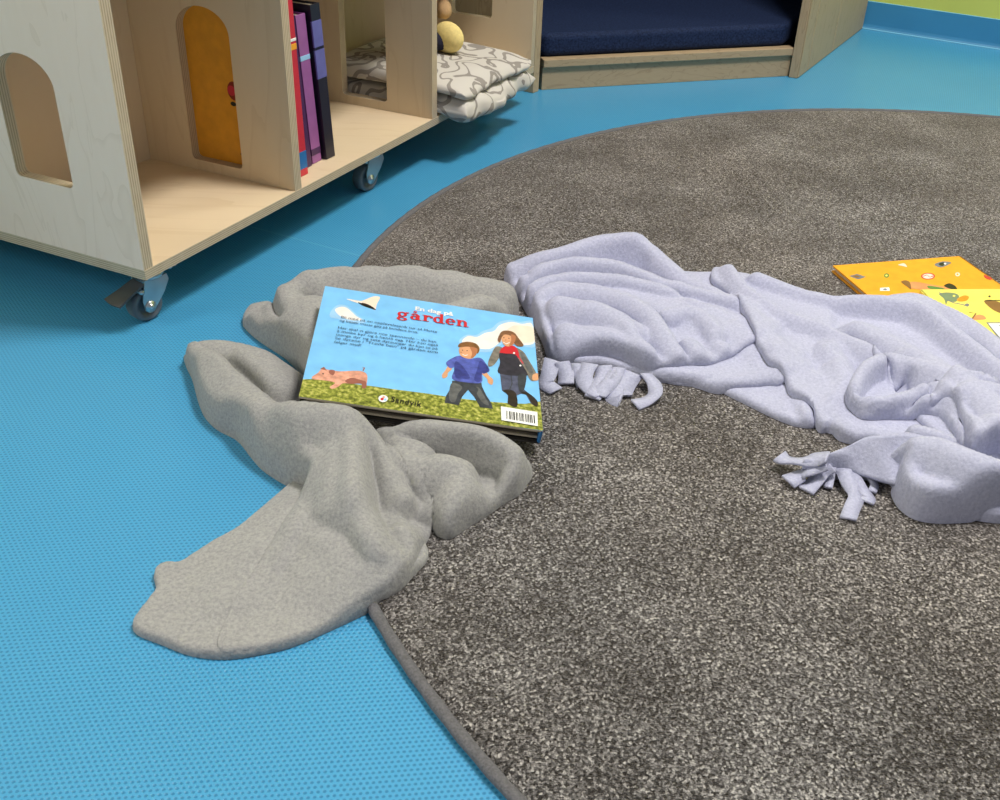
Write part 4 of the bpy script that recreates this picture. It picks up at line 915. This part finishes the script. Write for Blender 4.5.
# upper sheet with the pleats at the left
Lb.layer(farL+[(715, 270, .034, .006), (734, 268, .044), (760, 290, .044), (785, 318, .036), (775, 340, .03), (764, 346.5, .026), (745, 353, .024), (724, 362, .021), (708, 371, .016), (690, 373.5, .013), (664, 379, .008), (644, 381, .003), (620, 373), (600, 369), (578, 370), (560, 372), (549, 366), (543, 350), (536, 335), (527, 320), (516, 300)],
         [([(512, 266, .03), (532, 258, .04), (560, 250, .05), (600, 238, .06), (632, 235, .066), (648, 242, .062), (662, 256, .053), (684, 276, .043), (720, 294, .042), (752, 310, .038)], (.013, .019)),
          ([(514, 281, .032), (530, 271, .042), (556, 261, .05), (585, 258, .053), (618, 262, .053), (655, 276, .05), (700, 290, .046), (735, 302, .042)], (.010, .011)),
          ([(517, 297, .032), (532, 285, .042), (552, 276, .047), (590, 273, .051), (635, 279, .051), (668, 289, .048), (700, 303, .045), (740, 320, .036)], (.009, .012)),
          ([(530, 313, .03), (541, 293, .042), (560, 284, .047), (600, 288, .049), (632, 299, .049), (652, 313, .048), (668, 335, .044), (684, 358, .034), (694, 368, .024)], (.010, .024)),
          ([(560, 300, .047), (600, 308, .047), (634, 326, .046)], .028), ([(570, 330, .04), (610, 334, .04), (640, 352, .036)], .028), ([(630, 325, .046), (648, 345, .042), (668, 366, .034)], (.008, .02)),
          ([(552, 356, .030), (566, 350, .034), (590, 348, .036), (615, 353, .036), (640, 364, .030), (664, 375, .018)], (.012, .013)),
          ([(524, 306, .03), (536, 326, .032), (546, 347, .03)], .007), ([(541, 302, .038), (549, 325, .036), (553, 348, .032)], .006), ([(668, 312, .046), (690, 309, .047), (712, 323, .044), (724, 348, .036), (728, 357, .028)], .018), ([(735, 322, .042), (748, 340, .034)], .016), ([(690, 340, .042), (705, 358, .034)], .018)],
         [([(523, 277, .036), (545, 263, .042), (575, 255, .048), (605, 256, .05), (640, 268, .05)], -.014, .0040), ([(520, 291, .036), (538, 278, .042), (565, 269, .047), (600, 269, .05), (640, 274, .05)], -.010, .0035), ([(524, 305, .034), (538, 288, .04), (560, 279, .046)], -.009, .0035), ([(645, 247, .056), (643, 258, .052), (654, 270, .048), (670, 280, .046)], -.022, .007), ([(650, 301, .045), (668, 297, .045), (690, 298, .044), (720, 308, .042)], -.014, .0045), ([(700, 297, .045), (720, 306, .042), (745, 318, .038)], -.006, .003),
          ([(628, 320, .045), (645, 340, .042), (672, 368, .03)], -.010, .0040), ([(545, 300, .045), (555, 330, .04), (553, 350, .036)], -.009, .004), ([(533, 300, .036), (543, 325, .036), (549, 345, .034)], -.009, .0035), ([(553, 340, .034), (556, 350, .032), (570, 344, .036)], -.008, .004), ([(556, 360, .03), (590, 361, .028), (625, 368, .024)], -.007, .004),
          ([(716, 340, .04), (735, 338, .036), (757, 341, .032)], -.012, .005), ([(600, 305, .047), (580, 312, .046), (562, 332, .04)], .004, .008), ([(690, 330, .045), (712, 352, .036)], -.004, .006)], base=.012, r=.010, gap=.003, lam=.0034)
# right sheet with the hem running across
Lb.layer([(712, 273, .044), (722, 281, .046), (734, 293, .046), (743, 306, .046), (750, 322, .043), (757, 342, .039), (763, 352, .036), (769, 362, .033), (778, 370, .031), (786, 380, .028), (790, 391, .025), (800, 400, .022), (812, 409, .019), (814, 420, .015), (820, 430, .012), (827, 440), (838, 447), (850, 452), (880, 460), (940, 520), (1060, 520)]+far[::-1],
         [([(732, 266, .05), (741, 278, .052), (757, 294, .05), (788, 312, .046), (815, 322, .044), (840, 332, .044), (862, 342, .044), (874, 348, .044)], (.008, .03)), ([(757, 274, .046), (790, 287, .042), (830, 297, .042), (870, 297, .048), (915, 302, .05), (950, 325, .048), (990, 356, .046), (1040, 396, .046)], .020),
          ([(748, 306, .046), (770, 335, .041), (795, 358, .035), (825, 392, .026)], .030), ([(830, 345, .040), (845, 380, .034), (835, 410, .024)], .03), ([(860, 325, .044), (905, 345, .05), (945, 375, .054), (1000, 420, .054)], .035), ([(820, 420, .018), (850, 440, .02)], .025)],
         [([(742, 271, .05), (757, 287, .048), (788, 305, .042), (808, 319, .04)], -.016, .0045), ([(838, 312, .046), (870, 316, .046), (900, 326, .046), (925, 340, .046)], -.010, .011), ([(845, 326, .044), (862, 338, .042), (876, 348, .04)], -.014, .0035), ([(795, 377, .03), (815, 366, .034), (842, 355, .038)], -.004, .007), ([(813, 417, .016), (826, 405, .022), (838, 398, .026)], .005, .004), ([(790, 388, .026), (800, 372, .03), (812, 362, .034)], .002, .006)], base=.014, r=.006, gap=.006, thick=.003, relax=4, lam=.001)
# far fold of the heap, running to the right edge
Lb.layer([(880, 354, .05), (873, 346, .048), (886, 350, .05), (905, 350, .052), (930, 358, .054), (948, 368, .056), (975, 372, .06), (1060, 395, .06), (1060, 470), (960, 470), (910, 440), (900, 410), (897, 378, .044), (888, 364, .047)],
         [([(884, 355, .05), (905, 358, .054), (930, 366, .058), (960, 380, .06)], (.010, .025))], [], base=.02, r=.008, gap=.003, lam=.003)
# loop of the heap
Lb.layer([(862, 431, .012), (852, 416, .022), (846, 402, .03), (848, 388, .038), (857, 370, .046), (870, 359, .05), (882, 354, .052), (892, 364, .05), (903, 380, .05), (915, 384, .052), (930, 380, .055), (940, 384, .055), (958, 400, .054), (972, 430, .05), (975, 450, .045), (930, 445), (890, 440)],
         [([(884, 357, .054), (866, 367, .054), (855, 384, .05), (853, 402, .042), (860, 418, .034), (872, 432, .026)], (.008, .022)), ([(853, 391, .048), (872, 394, .052), (892, 392, .056), (912, 386, .058), (927, 380, .06)], (.006, .010)),
          ([(886, 402, .050), (905, 399, .055), (926, 392, .058), (934, 390, .058)], .006), ([(884, 410, .046), (905, 404, .052), (932, 403, .056), (952, 408, .056), (963, 424, .052), (968, 444, .048)], (.008, .014)), ([(866, 410, .040), (885, 420, .040), (910, 422, .044)], .014)],
         [([(853, 397, .044), (868, 401, .046), (882, 402, .048), (905, 396, .052), (926, 385, .056)], -.014, .0035), ([(884, 400, .048), (881, 407, .044), (888, 413, .044)], -.008, .0035), ([(893, 404, .05), (915, 400, .054), (934, 398, .056)], -.010, .0035), ([(878, 412, .042), (900, 415, .046), (930, 413, .05)], -.006, .004)], base=.014, r=.009, gap=.003, lam=.003)
# right hill of the heap
Lb.layer([(930, 400, .05), (934, 392, .052), (943, 380, .058), (955, 371, .064, .004), (966, 366, .068, .008), (985, 368, .068, .008), (1060, 392, .062), (1060, 520), (990, 480), (973, 447, .046), (966, 428, .048), (956, 408, .05), (946, 400, .05)],
         [([(938, 393, .058), (946, 383, .064), (958, 374, .069), (974, 370, .071), (995, 376, .069)], (.006, .012)), ([(950, 400, .06), (960, 389, .066), (978, 383, .069), (1005, 390, .069), (1050, 405, .066)], (.012, .03)), ([(962, 408, .06), (973, 425, .062), (982, 448, .060)], (.020, .008)), ([(1000, 420, .066), (1010, 460, .062)], .035)],
         [([(936, 400, .052), (948, 391, .058), (962, 384, .064), (978, 380, .066)], -.012, .0035)], base=.02, r=.008, gap=.003, lam=.003)
# front roll with the fringed corner
Lb.layer([(818, 461, .028), (828, 456, .033), (838, 450, .037), (850, 445, .037), (860, 432, .044), (872, 435, .046), (884, 438, .05), (899, 427, .056), (914, 418, .060), (938, 423, .062), (960, 431, .063), (974, 446, .065), (1000, 456, .066), (1060, 470, .064), (1060, 518), (1000, 525), (965, 529), (935, 530), (912, 526), (897, 515), (890, 502), (891, 494), (892, 487, .006), (882, 481, .010), (866, 475, .014), (848, 471, .018), (834, 468, .022), (824, 465, .026)],
         [([(828, 461, .032), (848, 454, .044), (872, 448, .051), (905, 442, .058), (938, 441, .065), (975, 455, .068), (1040, 474, .066)], (.012, .034)), ([(915, 482, .042), (950, 490, .046), (1000, 495, .046), (1040, 500, .04)], .040), ([(902, 498, .03), (912, 512, .026)], .018), ([(850, 460, .034), (880, 462, .04), (905, 466, .044)], .014), ([(912, 421, .062), (935, 427, .062), (962, 436, .062)], .007)],
         [([(860, 470, .024), (880, 476, .022), (900, 480, .022)], -.018, .007), ([(914, 462, .048), (909, 478, .038), (903, 492, .026)], .005, .005), ([(862, 438, .044), (885, 443, .052), (905, 434, .056), (930, 433, .06)], -.008, .004), ([(930, 468, .055), (960, 480, .052), (990, 482, .052)], -.003, .010)], base=.010, r=.012, gap=.004, lam=.003)
Lb.sheet([(925, 436, .060), (905, 432, .058), (884, 435, .054), (866, 437, .049), (850, 445, .043), (834, 451.5, .036), (818, 457, .030), (804, 459.5, .026)], [(925, 492, .030), (908, 486, .026), (886, 481, .023), (866, 475, .022), (848, 470, .022), (832, 467, .023), (816, 467, .024), (802, 468, .022)])
lo = Lb.build('fringed_blanket', 'lilac_fleece'); tag(lo, 'rumpled pale lilac fleece blanket with fringed ends, sprawled across the charcoal carpet', 'blanket')
def fringe(pts, width, seed=0):
    """one cut strip of the fringe: ribbon along (px, py, z) points"""
    L = crom(world(pts), 5); rg = random.Random(seed); V = []; F = []
    n = len(L)
    for i, p in enumerate(L):
        t = L[min(i+1, n-1)]-L[max(i-1, 0)]; t /= np.linalg.norm(t)
        tw = .25*math.sin(i*.3+seed); a = np.cross(t, [0, 0, 1.0]); a /= np.linalg.norm(a)+1e-9; b = np.cross(a, t); s_ = a*math.cos(tw)+b*math.sin(tw)
        for off, up in ((-.5, .0), (0, .0004), (.5, 0)): V.append(p+s_*width*off+b*up)
    for i in range(n-1):
        for j in range(2): F.append((i*3+j, i*3+j+1, i*3+j+4, i*3+j+3))
    mb = MB(); mb.mesh(V, F, M['lilac_fleece'], True); o = part(mb, 'fringe', lo)
    sd = o.modifiers.new('thickness', 'SOLIDIFY'); sd.thickness = .0022; sd.offset = 0
    return o
c_ = CARPET_H+.003
for i, (pts, w_) in enumerate([([(828, 457, .036), (818, 459.5, .030), (808, 461, .026), (796, 461, .022), (785, 460, .019), (779, 456, .02)], .018), ([(826, 463, .030), (818, 466, .026), (808, 471, .021), (800, 476, .015), (788, 482, c_+.002)], .018), ([(832, 466, .025), (822, 473, .018), (814, 483, .013), (806, 491, c_)], .016), ([(832, 467, .022), (830, 480, .014), (828, 488, c_)], .008),
    ([(842, 468, .022), (850, 485, .016), (856, 497, .012), (852, 508, c_), (848, 519, c_)], .015), ([(850, 472, .02), (860, 487, .014), (868, 497, c_), (866, 502, c_)], .014), ([(866, 474, .016), (874, 484, .012), (872, 492, c_)], .008), ([(838, 468, .02), (842, 478, .012), (846, 486, c_)], .008),
    ([(552, 360, .022), (549, 374, .016), (546, 384, .011), (556, 391, c_)], .018), ([(562, 362, .022), (566, 374, .014), (566, 384, c_)], .018), ([(590, 364, .022), (584, 378, .016), (592, 391, .012), (600, 396, c_)], .020), ([(604, 366, .022), (602, 380, .016), (596, 392, .012), (592, 398, c_)], .018),
    ([(618, 368, .022), (612, 381, .018), (604, 389, .014), (598, 396, c_)], .018), ([(630, 372, .020), (622, 384, .016), (618, 396, c_), (622, 398, c_)], .030), ([(646, 374, .020), (654, 384, .018), (655, 394, .014), (647, 401, .011), (635, 405, c_)], .016), ([(578, 364, .02), (580, 376, .014), (584, 386, c_)], .016)]):
    fringe(pts, w_, i)
# ------------------------------------------------------------------ light
w = bpy.data.worlds.new('world'); scn.world = w; w.use_nodes = True
bgn = w.node_tree.nodes['Background']; bgn.inputs[0].default_value = (.95, .97, 1, 1); bgn.inputs[1].default_value = .28
def area(name, loc, target, sx, sy, power, colr):
    l = bpy.data.lights.new(name, 'AREA'); l.shape = 'RECTANGLE'; l.size = sx; l.size_y = sy; l.energy = power; l.color = colr
    o = bpy.data.objects.new(name, l); col.objects.link(o); o.location = loc
    o.rotation_euler = (Vector(target)-Vector(loc)).to_track_quat('-Z', 'Y').to_euler()
area('ceiling_light', (.80, 1.20, 2.4), (.80, 1.20, 0), .45, .45, 62, (1, .95, .89))
area('ceiling_light', (2.2, 2.2, 2.5), (2.0, 2.1, 0), .6, .6, 36, (1, .95, .89))
area('window_light', (-2.3, .55, 1.3), (-.4, 1.1, .25), 1.0, .8, 82, (1, .94, .87))
scn.view_settings.view_transform = 'Standard'; scn.view_settings.look = 'None'; scn.view_settings.exposure = 0
